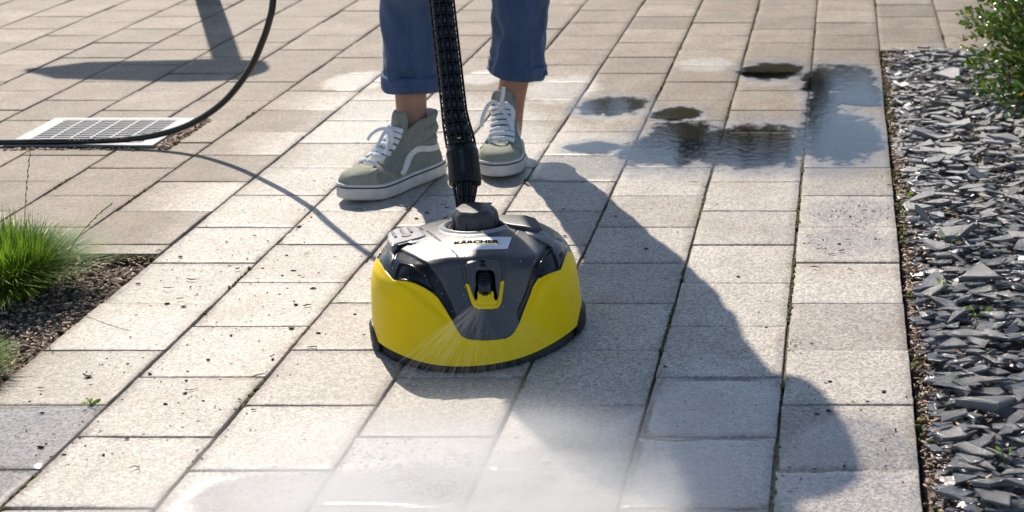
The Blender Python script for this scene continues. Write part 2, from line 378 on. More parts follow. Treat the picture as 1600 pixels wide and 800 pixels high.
# ------------------------------------------------------------------ slate bed, right
sl = strip('slate_bed_soil', XE + .004, 3.0, .6, YS - .003, 120, 160, lambda X, Y: rough(X, Y, .006, 20, -.03), M_earth); tag(sl, kind='structure')
t = NT('slate'); co = t.obj_co(); geo = t.n('ShaderNodeNewGeometry'); sp3 = t.n('ShaderNodeSeparateXYZ'); t.l(geo.outputs['Position'], sp3.inputs[0])
tone = t.attr('tone').outputs['Fac']; oir = t.n('ShaderNodeObjectInfo').outputs['Random']
tt = t.math('FRACT', t.math('ADD', tone, oir))
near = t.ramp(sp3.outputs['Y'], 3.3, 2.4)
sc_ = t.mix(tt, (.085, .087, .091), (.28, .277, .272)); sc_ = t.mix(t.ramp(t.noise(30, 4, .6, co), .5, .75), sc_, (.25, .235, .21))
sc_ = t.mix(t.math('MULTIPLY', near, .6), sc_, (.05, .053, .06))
mp = t.n('ShaderNodeMapping'); mp.inputs['Scale'].default_value = (1, 1, 7); t.l(co, mp.inputs[0])
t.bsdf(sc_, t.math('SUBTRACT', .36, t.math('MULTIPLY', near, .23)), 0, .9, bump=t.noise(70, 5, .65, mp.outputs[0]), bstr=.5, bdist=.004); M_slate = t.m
def chip_geo(L, seed):
    r_ = np.random.default_rng(seed); n_ = r_.integers(5, 8); a = np.sort(r_.uniform(0, 2 * PI, n_) * .35 + np.arange(n_) / n_ * 2 * PI)
    asp = r_.uniform(.4, .8); rad = r_.uniform(.72, 1.1, n_) * L / 2; th_ = r_.uniform(.06, .13) * L
    bx = np.cos(a) * rad; by = np.sin(a) * rad * asp; tp = r_.uniform(.80, .95)
    rings = [(.9, -th_ / 2), (1., -th_ * .25), (1.0 * r_.uniform(.93, 1), th_ * .3), (tp, th_ / 2)]
    v = []; 
    for s_, z_ in rings:
        jx = r_.normal(0, .025 * L, n_) ; v += [(bx[i] * s_ + jx[i] * .4, by[i] * s_ + jx[i] * .3, z_ + r_.normal(0, th_ * .09)) for i in range(n_)]
    f = []
    for k in range(3):
        for i in range(n_): j = (i + 1) % n_; f.append((k * n_ + i, k * n_ + j, (k + 1) * n_ + j, (k + 1) * n_ + i))
    f.append(tuple(reversed(range(n_)))); f.append(tuple(3 * n_ + i for i in range(n_)))
    return v, f
def chip_rot(st):
    return Matrix.Rotation(rng.normal(0, .5), 4, 'Z') @ Matrix.Rotation(rng.normal(0, st), 4, 'Y') @ Matrix.Rotation(rng.normal(0, st), 4, 'X')
allv = []; allf = []; tones = []
geos = [chip_geo(1, 100 + i) for i in range(40)]
for i in range(7800):
    x = XE + .022 + rng.uniform(0, 1.0) ** 1.2 * .95; y = rng.uniform(1.35, YS - .02); L = rng.uniform(.012, .05) * (1 if rng.random() < .8 else 1.4)
    z = -.022 + rng.uniform(0, .03)
    if x < XE + .04: z = min(z, -.008)
    v, f = geos[rng.integers(40)]; M_ = Matrix.Translation((x, y, z)) @ chip_rot(.10) @ Matrix.Scale(L, 4)
    b_ = len(allv); allv += [tuple(M_ @ Vector(p)) for p in v]; allf += [tuple(q + b_ for q in ff) for ff in f]; tones += [rng.random()] * len(v)
o = mesh('slate_chips', allv, allf, M_slate, smooth=False); add_attr(o.data, 'tone', tones)
tag(o, 'mass of small flat slate chips filling the bed between the larger pieces', 'slate chips', kind='stuff')
protos = []
for i in range(28):
    v, f = chip_geo(1, 500 + i); me = bpy.data.meshes.new('slate_piece'); me.from_pydata(v, [], f); me.update(); me.materials.append(M_slate)
    bm = bmesh.new(); bm.from_mesh(me); bmesh.ops.bevel(bm, geom=bm.edges[:], offset=.012, segments=1, affect='EDGES'); bm.to_mesh(me); bm.free(); protos.append(me)
placed = []
tries = 0
while len(placed) < 290 and tries < 20000:
    tries += 1
    py = rng.uniform(84, 800); px = rng.uniform(1385, 1610); x, y, _z = P(px, py)
    if x < XE + .045 or y > YS - .04: continue
    if px > 1510 and py < 185: continue
    L = rng.uniform(.035, .07) * (1 if rng.random() < .75 else 1.5)
    if any((x - a) ** 2 + ((y - b_) * 1.3) ** 2 < (.40 * (L + c_) / 2 * 1.15) ** 2 for a, b_, c_ in placed) : continue
    o = bpy.data.objects.new('slate_piece', protos[rng.integers(28)]); col.objects.link(o)
    o.location = (x, y, .012 + rng.uniform(0, .010)); st = .14 if rng.random() < .85 else .35
    o.rotation_euler = (rng.normal(0, st), rng.normal(0, st), rng.normal(0, .45)); o.scale = (L, L * rng.uniform(.7, 1), L * rng.uniform(.45, .95))
    tag(o, 'larger flat grey slate piece lying on the slate bed beside the pavement', 'slate piece', 'larger slate pieces on the bed'); placed.append((x, y, L))
# three slabs that stand out
for (px, py, L, rx, ry, rz, lb) in [(1530, 452, .10, .35, .25, -.5, 'big pale grey slate slab with a shiny face tilted up, near the right edge of the photo'),
                                    (1500, 380, .11, .05, -.15, .35, 'wide flat grey slate piece near the pavement edge, above the big tilted slab'),
                                    (1545, 652, .12, -.25, .1, .15, 'long thick dark slate block with layered broken side, low on the right')]:
    x, y, _z = P(px, py); v, f = chip_geo(1, int(px)); me = bpy.data.meshes.new('slate_slab'); me.from_pydata(v, [], f); me.update(); me.materials.append(M_slate)
    bm = bmesh.new(); bm.from_mesh(me); bmesh.ops.bevel(bm, geom=bm.edges[:], offset=.012, segments=1, affect='EDGES'); bm.to_mesh(me); bm.free()
    o = bpy.data.objects.new('slate_slab', me); col.objects.link(o); o.location = (x, y, .024); o.rotation_euler = (rx, ry, rz); o.scale = (L, L, L); tag(o, lb, 'slate slab')
def samp2():
    x = XE + .006 + abs(rng.normal(0, .03)) if rng.random() < .5 else XE + rng.uniform(0, .8); return x, rng.uniform(1.4, YS - .01), rng.uniform(-.016, .010) if x > XE + .05 else rng.uniform(-.018, -.004)
litter('leaf_litter', 4500, samp2, .004, .014, M_mulch, 'brown leaf bits and soil between slate and pavement edge', 'leaf litter')


# standing water: thin sheets lying over slabs and joints
t = NT('puddle_water'); co = t.obj_co(); wob = t.math('ADD', t.math('MULTIPLY', t.noise(26, 5, .7, co), .55), t.math('MULTIPLY', t.noise(11, 3, .6, co), .6)); wob = t.math('SUBTRACT', wob, .075); wf = t.attr('wet').outputs['Fac']
msk = t.ramp(t.math('ADD', wf, t.math('MULTIPLY', t.math('SUBTRACT', wob, .5), 1.7)), .04, .26)
rp = t.noise(48, 4, .6, co); bw = t.n('ShaderNodeBump'); bw.inputs['Strength'].default_value = .07; bw.inputs['Distance'].default_value = .003; t.l(rp, bw.inputs['Height'])
gl = t.n('ShaderNodeBsdfGlossy'); gl.inputs['Roughness'].default_value = .03; t.l(bw, gl.inputs['Normal']); tb = t.n('ShaderNodeBsdfTransparent', i_0=(.80, .79, .77, 1)); t0 = t.n('ShaderNodeBsdfTransparent')
fr_ = t.n('ShaderNodeFresnel', i_0=1.95); t.l(bw, fr_.inputs['Normal']); m1 = t.n('ShaderNodeMixShader'); t.l(fr_, m1.inputs[0]); t.l(tb, m1.inputs[1]); t.l(gl, m1.inputs[2])
g2 = t.n('ShaderNodeBsdfGlossy'); g2.inputs['Roughness'].default_value = .20
ff = t.noise(420, 3, .7, co); b2 = t.n('ShaderNodeBump'); b2.inputs['Strength'].default_value = .35; b2.inputs['Distance'].default_value = .001; t.l(ff, b2.inputs['Height']); t.l(b2, g2.inputs['Normal'])
soft = t.math('MULTIPLY', t.math('MULTIPLY', t.ramp(t.math('ADD', wf, t.math('MULTIPLY', t.math('SUBTRACT', wob, .5), .9)), -.55, .15), t.ramp(ff, .35, .6)), .48)
mS = t.n('ShaderNodeMixShader'); t.l(soft, mS.inputs[0]); t.l(t0, mS.inputs[1]); t.l(g2, mS.inputs[2]); t0 = mS
m2_ = t.n('ShaderNodeMixShader'); t.l(msk, m2_.inputs[0]); t.l(t0, m2_.inputs[1]); t.l(m1, m2_.inputs[2]); t.l(m2_, t.out.inputs[0]); M_pud = t.m
xs = np.arange(-.72, XE - .001, .005); ys = np.arange(3.0, 4.45, .006); X_, Y_ = np.meshgrid(xs, ys); W_ = field(PUD, X_, Y_); keep = W_ > -.85
ii = np.arange(X_.size).reshape(X_.shape); qq = np.stack([ii[:-1, :-1], ii[:-1, 1:], ii[1:, 1:], ii[1:, :-1]], -1)[keep[:-1, :-1]].reshape(-1, 4)
u_, inv_ = np.unique(qq, return_inverse=True); Vp = np.stack([X_, Y_, np.full(X_.shape, .0009)], -1).reshape(-1, 3)[u_]
pu_ = npmesh('puddle', Vp, inv_.reshape(qq.shape), M_pud); add_attr(pu_.data, 'wet', field(PUD, Vp[:, 0], Vp[:, 1])); tag(pu_, kind='structure')

# ------------------------------------------------------------------ surface cleaner
M_yel = simple('yellow_plastic', (1.0, .67, .001), .38, spec=.25, var=.02, bump=.05, bscale=900)
M_gry = simple('grey_plastic', (.040, .0405, .042), .35, spec=.8, var=.08, scale=300, bump=.5, bscale=1400, bdist=.0004)
M_lgr = simple('light_grey_plastic', (.27, .275, .285), .40, var=.05, bump=.25, bscale=1200, bdist=.0003)
M_gls = simple('black_gloss_plastic', (.005, .005, .0055), .16, spec=.4, var=.1, bump=.04)
M_blk = simple('black_plastic', (.009, .009, .0095), .42, spec=.3, var=.15, bump=.2, bscale=700)
M_brs = simple('brush_bristle', (.022, .021, .020), .7, var=.3, bump=.5, bscale=500)
M_lab = simple('silver_label', (.80, .81, .84), .33, var=.02, bump=.02, metallic_dummy=0) if False else simple('silver_label', (.80, .81, .84), .33, var=.02, bump=.02)
M_ink = simple('label_ink', (.008, .009, .014), .95, var=0, bump=0, spec=.05)
M_dgr = simple('dark_grey_plastic', (.05, .051, .054), .4, var=.08, bump=.3, bscale=1000, bdist=.0003)

CC = Vector((-.605, 2.305, 0)); CA = R(12)
cleaner = empty('surface_cleaner', CC, CA)
tag(cleaner, 'yellow and grey round patio surface cleaner with black lance, spraying water on the pavers', 'surface cleaner')
ca, sa = math.cos(CA), math.sin(CA)
def to_pix(X, Y, Z):
    wx = CC.x + X * ca - Y * sa; wy = CC.y + X * sa + Y * ca
    s = FPX * SE * SE / (wy / (CAM_H - Z) + TN); return 1320 + wx * s / ((CAM_H - Z) * SE), s - 470
def c1(pts, ox=560, oy=300, k=2.6667): return np.array([(ox + x / k, oy + y / k) for x, y in pts])
# profiles (radius, height): front is a sloping face, the sides bulge out like a drum
TT = np.array([0, .12, .24, .34, .38, .44, .52, .62, .72, .82, .92, 1.])
FRr = np.array([0, .030, .060, .085, .095, .102, .1105, .122, .134, .146, .157, .1635]); FRz = np.array([.1735, .1732, .1715, .168, .165, .1575, .139, .1135, .087, .061, .036, .012])
SDr = np.array([0, .030, .060, .095, .112, .131, .146, .1565, .1625, .1655, .1675, .1685]); SDz = np.array([.1735, .1732, .171, .1665, .1635, .158, .147, .130, .108, .078, .046, .021])
NP_, NT_ = 1500, 260
def smooth_prof(a, b):
    tt = np.linspace(0, 1, NT_); x = np.interp(tt, TT, a); y = np.interp(tt, TT, b)
    k = np.hanning(17); k /= k.sum()
    def s_(v): 
        p = np.concatenate([2 * v[0] - v[8:0:-1], v, 2 * v[-1] - v[-2:-10:-1]]); return np.convolve(p, k, 'valid')
    return s_(x), s_(y)
fr, fz = smooth_prof(FRr, FRz); sr_, sz_ = smooth_prof(SDr, SDz)
phi = np.linspace(-PI, PI, NP_, endpoint=False)          # 0 = front (-y)
wv = sstep(np.abs(phi), R(14), R(58))[:, None]
wv = wv + 0 * fr[None]
# the crease on the yellow cheeks: the transition angle widens towards the bottom
tt = np.linspace(0, 1, NT_)[None]
lo_ = R(12) + R(6) * tt; hi_ = R(50) + R(14) * sstep(tt, .5, 1.0)
wv = np.clip((np.abs(phi)[:, None] - lo_) / (hi_ - lo_), 0, 1); wv = wv * wv * (3 - 2 * wv)
RR = fr[None] * (1 - wv) + sr_[None] * wv; ZZ = fz[None] * (1 - wv) + sz_[None] * wv
RR[:, 0] = 0.0004
point = 1 + .035 * np.exp(-(phi / R(26)) ** 2)[:, None] * sstep(tt, .5, 1) - .012 * np.exp(-((np.abs(phi) - R(50)) / R(20)) ** 2)[:, None]
XX = np.sin(phi)[:, None] * RR * point; YY = -np.cos(phi)[:, None] * RR * point
Pg = np.stack([XX, YY, ZZ], -1)
dphi = np.roll(Pg, -1, 0) - np.roll(Pg, 1, 0); dt = np.gradient(Pg, axis=1); Nn = np.cross(dt, dphi); Nn /= np.linalg.norm(Nn, axis=2, keepdims=True) + 1e-12
Nn *= np.sign(Nn[:, 137:138, 2:3])
PX, PY = to_pix(XX, YY, ZZ)
vdir = np.array([-(CC.x) * ca - (CC.y) * sa, (CC.x) * sa - CC.y * ca, CAM_H]) ; view = vdir - Pg
facing = (Nn * view).sum(2) > 0
# hide the ambiguity of the far side
facing &= (YY < .06)
def sdf(poly, X, Y):
    """signed distance in px, positive inside"""
    poly = np.asarray(poly, float); d = np.full(X.shape, 1e9); ins = np.zeros(X.shape, bool); n = len(poly)
    for i in range(n):
        x0, y0 = poly[i]; x1, y1 = poly[(i + 1) % n]; ex_, ey_ = x1 - x0, y1 - y0
        t_ = np.clip(((X - x0) * ex_ + (Y - y0) * ey_) / (ex_ * ex_ + ey_ * ey_ + 1e-9), 0, 1)
        d = np.minimum(d, np.hypot(X - x0 - t_ * ex_, Y - y0 - t_ * ey_))
        c = (y0 > Y) != (y1 > Y); c &= X < (x1 - x0) * (Y - y0) / (y1 - y0 + 1e-12) + x0; ins ^= c
    return np.where(ins, d, -d)
def pdist(line, X, Y):
    d = np.full(X.shape, 1e9)
    for (x0, y0), (x1, y1) in zip(line[:-1], line[1:]):
        ex_, ey_ = x1 - x0, y1 - y0; t_ = np.clip(((X - x0) * ex_ + (Y - y0) * ey_) / (ex_ * ex_ + ey_ * ey_ + 1e-9), 0, 1)
        d = np.minimum(d, np.hypot(X - x0 - t_ * ex_, Y - y0 - t_ * ey_))
    return d
YEL = c1([(-60,262),(60,262),(85,285),(110,330),(145,370),(200,374),(235,384),(270,400),(305,422),(330,442),(362,492),(396,552),(415,585),(432,606),(455,616),(480,620),(530,622),(580,619),(615,613),(638,600),(654,578),(672,545),(688,500),(712,440),(728,395),(745,368),(790,345),(842,328),(856,290),(868,255),(1000,255),(1000,1000),(-60,1000)])
BLL = c1([(160,236),(228,266),(290,302),(318,335),(345,375),(375,438),(398,490),(412,522),(412,540),(398,552),(362,492),(330,442),(305,422),(270,400),(235,384),(200,374),(145,370),(110,330),(85,285),(60,262),(60,225),(118,228),(135,300)])
BLR = c1([(826,192),(772,238),(742,285),(724,318),(712,370),(694,430),(662,497),(660,525),(672,545),(688,500),(712,440),(728,395),(745,368),(790,345),(842,328),(856,290),(868,255),(872,215)])
WNL = c1([(172,300),(205,306),(240,322),(275,346),(296,372),(312,402),(322,424),(300,412),(270,394),(235,378),(200,369),(150,364),(158,330)])
WNR = c1([(808,240),(778,272),(762,300),(748,330),(742,360),(790,340),(836,324),(825,280)])
LAB = c1([(345,212),(400,251),(500,243),(620,240),(637,192),(560,191),(470,196)])
HOOD = c1([(443,330),(440,312),(452,296),(475,290),(520,288),(575,289),(595,298),(603,320),(603,360),(597,400),(588,450),(580,482),(485,482),(465,430),(450,380)])
REC = c1([(489,348),(492,336),(505,331),(545,331),(560,335),(566,348),(568,400),(566,418),(496,418),(490,380)])
REC2 = c1([(489,400),(496,400),(496,448),(487,456),(484,440)]); REC3 = c1([(561,400),(568,400),(578,450),(568,458),(562,445)])
UU = c1([(443,383),(461,390),(478,440),(490,458),(495,450),(495,412),(562,412),(566,450),(572,456),(582,440),(592,376),(607,372),(600,430),(594,468),(584,484),(565,490),(500,490),(482,482),(470,465)])
SEAM1 = c1([(280,160),(345,210),(385,240),(410,268),(426,310),(445,380),(470,470)]); SEAM2 = c1([(662,160),(640,200),(620,245),(610,290),(606,340),(604,375)])
def reg(poly): return np.where(facing, sdf(poly, PX, PY), -50.)
s_yel, s_bl, s_br, s_wl, s_wr, s_lab, s_hood, s_rec, s_uu = [reg(p) for p in (YEL, BLL, BLR, WNL, WNR, LAB, HOOD, REC, UU)]
s_rec = np.maximum(s_rec, np.maximum(reg(REC2), reg(REC3)))
seam = np.where(facing, np.minimum(pdist(SEAM1, PX, PY), pdist(SEAM2, PX, PY)), 99)
disp = np.zeros(PX.shape)
in_yel = np.where(facing, s_yel > 0, ZZ < .112)
s_b = np.maximum(s_bl, s_br)
disp += -.0020 * sstep(s_b, -1.6, 2.4)
disp += -.0022 * sstep(np.maximum(s_wl, s_wr), -.3, 2.0)
disp += .0016 * (sstep(np.maximum(s_wl, s_wr), -2.2, -1.2) - sstep(np.maximum(s_wl, s_wr), -.8, 0.2))
disp += .0008 * sstep(s_yel, -1.5, 1.5) * np.where(facing, 1, 0)
disp += .0005 * sstep(s_lab, -.2, .3)
CRL = c1([(95,300),(145,364),(200,370),(255,386),(310,418),(362,486),(398,546),(432,602),(455,618),(400,585),(330,530),(250,468),(170,400),(118,345)])
CRR = c1([(850,290),(842,328),(790,345),(745,368),(728,395),(712,440),(688,500),(672,545),(654,578),(640,600),(690,565),(745,500),(790,430),(830,360)])
disp += -.0042 * sstep(np.maximum(reg(CRL), reg(CRR)), -.5, 15)
disp += .0050 * sstep(s_hood, -.8, 4.5)
disp += -.0160 * sstep(s_rec, -.6, 1.6)
disp += .0016 * sstep(s_uu, -.4, 1.0)
disp += -.0011 * (1 - sstep(seam, .35, 1.3)) * (s_hood < -1) * (s_lab < -1)
# dish and raised ring around the knob
KX, KY = .006, .046
dk = np.hypot(XX - KX, YY - KY)
disp += np.where(ZZ > .15, .0035 * np.exp(-((dk - .053) / .0045) ** 2) - .010 * (1 - sstep(dk, .043, .050)), 0)
Pd = Pg + Nn * disp[..., None]
idx = np.arange(NP_ * NT_).reshape(NP_, NT_)
Q = np.stack([idx[:, :-1], idx[:, 1:], np.roll(idx, -1, 0)[:, 1:], np.roll(idx, -1, 0)[:, :-1]], -1)[:, ::1]
Q = Q[..., ::-1]
def qmask(m): return m[:, :-1]
rid = np.where(in_yel, 1, 0)
rid = np.where(~facing & (ZZ >= .112) & (ZZ < .132), 2, rid)
rid = np.where(s_bl > 0, 2, rid); rid = np.where(s_br > 0, 2, rid); rid = np.where(s_wl > 0, 3, rid); rid = np.where(s_wr > 0, 4, rid)
rid = np.where(s_lab > 0, 5, rid); rid = np.where((s_hood > -.5) , 6, rid); rid = np.where(s_uu > .0, 7, rid); rid = np.where((s_rec > 0) , 8, rid)
rid = np.where((dk < .047) & (ZZ > .15), 9, rid); rid = np.where((dk >= .047) & (dk < .060) & (ZZ > .15), 10, rid)
rid = np.where(s_lab > 0, 5, rid)
rq = rid[:, :-1]
pts_all = Pd.reshape(-1, 3).copy()
# iron out the stair steps along the borders between the moulded parts
def border_edges():
    a = np.argwhere(rq != np.roll(rq, -1, 0)); e1 = np.stack([np.roll(idx, -1, 0)[a[:, 0], a[:, 1]], np.roll(idx, -1, 0)[a[:, 0], a[:, 1] + 1]], 1)
    b_ = np.argwhere(rq[:, :-1] != rq[:, 1:]); e2 = np.stack([idx[b_[:, 0], b_[:, 1] + 1], np.roll(idx, -1, 0)[b_[:, 0], b_[:, 1] + 1]], 1); return np.concatenate([e1, e2])
BE = border_edges(); cnt = np.bincount(BE.ravel(), minlength=len(pts_all)).astype(float); on = cnt == 2
for _ in range(9):
    acc = np.zeros_like(pts_all); np.add.at(acc, BE[:, 0], pts_all[BE[:, 1]]); np.add.at(acc, BE[:, 1], pts_all[BE[:, 0]])
    pts_all[on] = pts_all[on] * .45 + acc[on] / 2 * .55
def patch(name, r, m, parent, label=None):
    q = Q[rq == r]; u, inv = np.unique(q, return_inverse=True)
    o = npmesh(name, pts_all[u], inv.reshape(q.shape), m, parent)
    if label: o['label'] = label
    return o
skirt = patch('skirt', 1, M_yel, cleaner); lid = patch('lid', 0, M_gry, cleaner); band = patch('side_band', 2, M_gls, cleaner)
patch('side_window', 3, M_gls, band); patch('side_window', 4, M_gls, band)
labp = patch('label_plate', 5, M_lab, lid); hood = patch('nozzle_hood', 6, M_gry, cleaner); patch('yellow_trim', 7, M_yel, hood); patch('nozzle_recess', 8, M_blk, hood)
patch('knob_well', 9, M_blk, cleaner); patch('knob_ring', 10, M_lgr, cleaner)
# local point under a pixel of the front (nearest grid point)
def hit(px, py, up=0):
    d = np.where(facing, (PX - px) ** 2 + (PY - py) ** 2, 1e9); i = np.unravel_index(np.argmin(d), d.shape); return Vector(Pg[i]) + Vector(Nn[i]) * up, Vector(Nn[i])
# lettering
def text_mesh(body, size, bold=.0):
    cu = bpy.data.curves.new('t', 'FONT'); cu.body = body; cu.size = size; cu.offset = bold; cu.align_x = 'CENTER'; cu.align_y = 'CENTER'; cu.extrude = 0
    o = bpy.data.objects.new('t', cu); col.objects.link(o); dg = bpy.context.evaluated_depsgraph_get(); dg.update()
    me = bpy.data.meshes.new_from_object(o.evaluated_get(dg)); bpy.data.objects.remove(o); return me
A0, _ = hit(709.5, 382); A1, _ = hit(780.5, 380); AN = hit(745, 381)[1]
ux = (A1 - A0); wid = ux.length; ux.normalize(); uy = AN.cross(ux).normalized(); org = (A0 + A1) / 2
me = text_mesh('KÄRCHER', .012, .0006); co_ = np.array([v.co[:] for v in me.vertices]); ext = co_[:, 0].max() - co_[:, 0].min(); cxm = (co_[:, 0].max() + co_[:, 0].min()) / 2
ky = .0145 / max(1e-6, co_[:, 1].max() - co_[:, 1].min()); cym = (co_[:, 1].max() + co_[:, 1].min()) / 2
bmt = bmesh.new(); bmt.from_mesh(me); bmesh.ops.triangulate(bmt, faces=bmt.faces[:]); bmesh.ops.subdivide_edges(bmt, edges=[e for e in bmt.edges if e.calc_length() > .004], cuts=2); bmt.to_mesh(me); bmt.free()
mL = (s_lab > 1); xl, yl, zl_ = Pd[mL][:, 0], Pd[mL][:, 1], Pd[mL][:, 2]
Af = np.stack([np.ones_like(xl), xl, yl, xl * xl, yl * yl, xl * yl], 1); cf_, *_r = np.linalg.lstsq(Af, zl_, rcond=None); res_ = float(np.abs(Af @ cf_ - zl_).max())
flat = Pd[facing]; flatN = Nn[facing]
def drape(p, up):
    return Vector((p.x, p.y, float(np.dot([1, p.x, p.y, p.x * p.x, p.y * p.y, p.x * p.y], cf_)) + res_ + up))
for v in me.vertices:
    p = org + ux * ((v.co.x - cxm) * wid / ext) + uy * ((v.co.y - cym) * ky); v.co = drape(p, .0007)
link('lettering', me, M_ink, labp)
ul = MB(); q = []
for i in range(25):
    for dv in (-.0100, -.0082):
        q.append(drape(org + ux * (wid * (i / 24 - .48)) + uy * dv, .0007))
ul.add(q, [(2 * i, 2 * i + 2, 2 * i + 3, 2 * i + 1) for i in range(24)]); ul.build('underline', M_yel, labp)
# spray pictogram on the hood
pm = MB()
pc, pn = hit(753.5, 414.5, .0056); pu = Vector((1, 0, 0)); pvv = pn.cross(pu).normalized()
def pbox(a, b_, wd):
    a = pc + pu * a[0] + pvv * a[1]; b_ = pc + pu * b_[0] + pvv * b_[1]; d_ = (b_ - a).normalized(); sd2 = pn.cross(d_) * wd
    pm.add([a - sd2, a + sd2, b_ + sd2, b_ - sd2], [(0, 1, 2, 3)])
pbox((-.0045, .005), (.0045, .005), .0011); pbox((-.002, .003), (.002, .003), .001)
for a in (-1, -.45, 0, .45, 1): pbox((a * .0012, .001), (a * .006, -.0048), .0005)
pm.build('pictogram', M_ink, hood)
# nozzle
nz = empty('spray_nozzle'); nz.parent = cleaner
n0, nn = hit(757, 450, .003); fw = Vector((0, -.82, -.57)).normalized()
m = MB(); m.tube([n0 + Vector((0, .018, .012)), n0 + Vector((0, .004, .004)), n0 + Vector((0, 0, .001)), n0 + fw * .001], [.0115, .0115, .0105, .0095], 24)
for k in range(3): m.tube([n0 + Vector((0, .012 - k * .004, .010 - k * .003)), n0 + Vector((0, .0105 - k * .004, .009 - k * .003))], [.0125, .0125], 24)
m.build('nozzle_collar', M_blk, nz)
m = MB(); Mr = fw.to_track_quat('Z', 'Y').to_matrix().to_4x4(); m.box(n0 + fw * .006, (.0185, .0165, .013), Mr); bevel(m.build('nozzle_body', M_dgr, nz), .0022)
m = MB(); m.box(n0 + fw * .0132, (.009, .008, .003), Mr); bevel(m.build('nozzle_tip', M_gls, nz), .001)
# knob
def octo(r, z, n=64, oct_=.75, cx=KX, cy=KY):
    out = []
    for k in range(n):
        a = 2 * PI * k / n; rr_ = r * (1 - oct_ * .09 * (1 - math.cos(8 * a)) / 2 * 1.0); out.append((cx + math.cos(a) * rr_, cy + math.sin(a) * rr_, z))
    return out
def loft(name, rings, m, parent, cap=True, auto=35):
    b = MB(); n = len(rings[0]); b.v = [tuple(p) for r_ in rings for p in r_]
    for i in range(len(rings) - 1):
        for k in range(n): b.f.append((i * n + k, i * n + (k + 1) % n, (i + 1) * n + (k + 1) % n, (i + 1) * n + k))
    if cap: b.f.append(tuple(range(n - 1, -1, -1))); b.f.append(tuple((len(rings) - 1) * n + k for k in range(n)))
    return b.build(name, m, parent, auto=auto)
knob = loft('knob', [octo(.0385, .160), octo(.0388, .170), octo(.0380, .180), octo(.0368, .1905), octo(.0362, .1925), octo(.0350, .1945), octo(.0305, .1995), octo(.0290, .2005), octo(.015, .2012), octo(.004, .2013)], M_dgr, cleaner, auto=16)
m = MB()
for k in range(24):
    a = 2 * PI * k / 24 + .1; 
    m.tube([(KX + math.cos(a) * .0378, KY + math.sin(a) * .0378, .168), (KX + math.cos(a) * .0368, KY + math.sin(a) * .0368, .179), (KX + math.cos(a) * .034, KY + math.sin(a) * .034, .187)], [.0012, .0013, .0006], 6)
m.build('knob_rib', M_dgr, knob)
m = MB()
for k in range(60):
    a = 2 * PI * k / 60; m.box((KX + math.cos(a) * .0435, KY + math.sin(a) * .0435, .1665), (.0045, .0022, .004), Matrix.Rotation(a, 4, 'Z'))
m.build('knob_teeth', M_blk, knob)
m = MB(); m.tube([(KX, KY, .155), (KX, KY, .1655)], .047, 40); m.build('knob_base', M_blk, knob)
# side foot switches: left and right grey blocks with three ribs and a dot, and the handle housing behind
def block(outline, z0, z1, name, mt, parent, r=.004, tiltx=0, tilty=0):
    bm = bmesh.new(); vs = [bm.verts.new((x, y, z0)) for x, y in outline]; f = bm.faces.new(vs); 
    e = bmesh.ops.extrude_face_region(bm, geom=[f]); cx_ = sum(x for x, y in outline) / len(outline); cy_ = sum(y for x, y in outline) / len(outline)
    for v in [q for q in e['geom'] if isinstance(q, bmesh.types.BMVert)]:
        v.co.z = z1 + (v.co.x - cx_) * tiltx + (v.co.y - cy_) * tilty
    bmesh.ops.recalc_face_normals(bm, faces=bm.faces); me = bpy.data.meshes.new(name); bm.to_mesh(me); bm.free()
    return bevel(link(name, me, mt, parent), r, 4, 25)
# (left) outline traced anticlockwise on the lid
def on_plane(px, py, z):
    x, y, _ = P(px, py, z); x -= CC.x; y -= CC.y; return (x * ca + y * sa, -x * sa + y * ca)
LB = [on_plane(*c1([q])[0], .168) for q in [(122,170),(150,152),(195,143),(242,139),(258,160),(285,192),(245,203),(165,222),(140,236),(118,205)]]
lb = block(LB, .120, .169, 'foot_switch', M_lgr, cleaner, .0045, tiltx=.04, tilty=-.05); lb['label'] = 'grey foot switch with three ribs on the left side'
m = MB()
for a, b_ in (((142,168),(156,192)), ((176,156),(190,180)), ((208,148),(222,172))):
    p = on_plane(*c1([a])[0], .170); q = on_plane(*c1([b_])[0], .170); m.tube([(*p, .1690), (*q, .1696)], [.0024, .0024], 8)
m.build('grip_rib', M_lgr, lb)
p = on_plane(*c1([(201, 184)])[0], .17); m = MB(); m.tube([(*p, .166), (*p, .1712)], [.0085, .0080], 24); m.build('switch_dot', M_dgr, lb)
# dark gap filler below the switch, dark edge with arrow and bars
m = MB(); pa = [on_plane(*c1([q])[0], .166) for q in [(165,232),(290,200),(282,192),(155,222)]]
block([(x, y) for x, y in pa], .150, .1685, 'switch_scale', M_blk, cleaner, .0008)
m = MB()
def mk(pts, z=.1692): m.add([(*on_plane(*c1([q])[0], z), z) for q in pts], [tuple(range(len(pts)))])
mk([(203,213),(222,204),(222,209),(240,206),(240,213),(222,214),(222,217)])
for i in range(4): mk([(242 + i * 11, 205 - i * 3), (246 + i * 11, 204 - i * 3), (249 + i * 11, 209 - i * 3 - 1), (245 + i * 11, 211 - i * 3)])
m.build('scale_marking', M_lab, cleaner, smooth=False)
RB = [on_plane(*c1([q])[0], .168) for q in [(680,155),(700,147),(740,152),(775,168),(800,188),(812,200),(770,197),(700,180)]]
rb = block(RB, .125, .169, 'foot_switch', M_lgr, cleaner, .0035, tilty=-.03)
m = MB()
for a, b_ in (((728,154),(738,170)), ((752,162),(762,178)), ((776,174),(784,188))):
    p = on_plane(*c1([a])[0], .170); q = on_plane(*c1([b_])[0], .170); m.tube([(*p, .1692), (*q, .1692)], [.0022, .0022], 8)
m.build('grip_rib', M_lgr, rb)
HB = [on_plane(*c1([q])[0], .176) for q in [(545,98),(640,96),(700,99),(738,110),(760,135),(766,150),(740,158),(690,146),(640,140),(560,125)]]
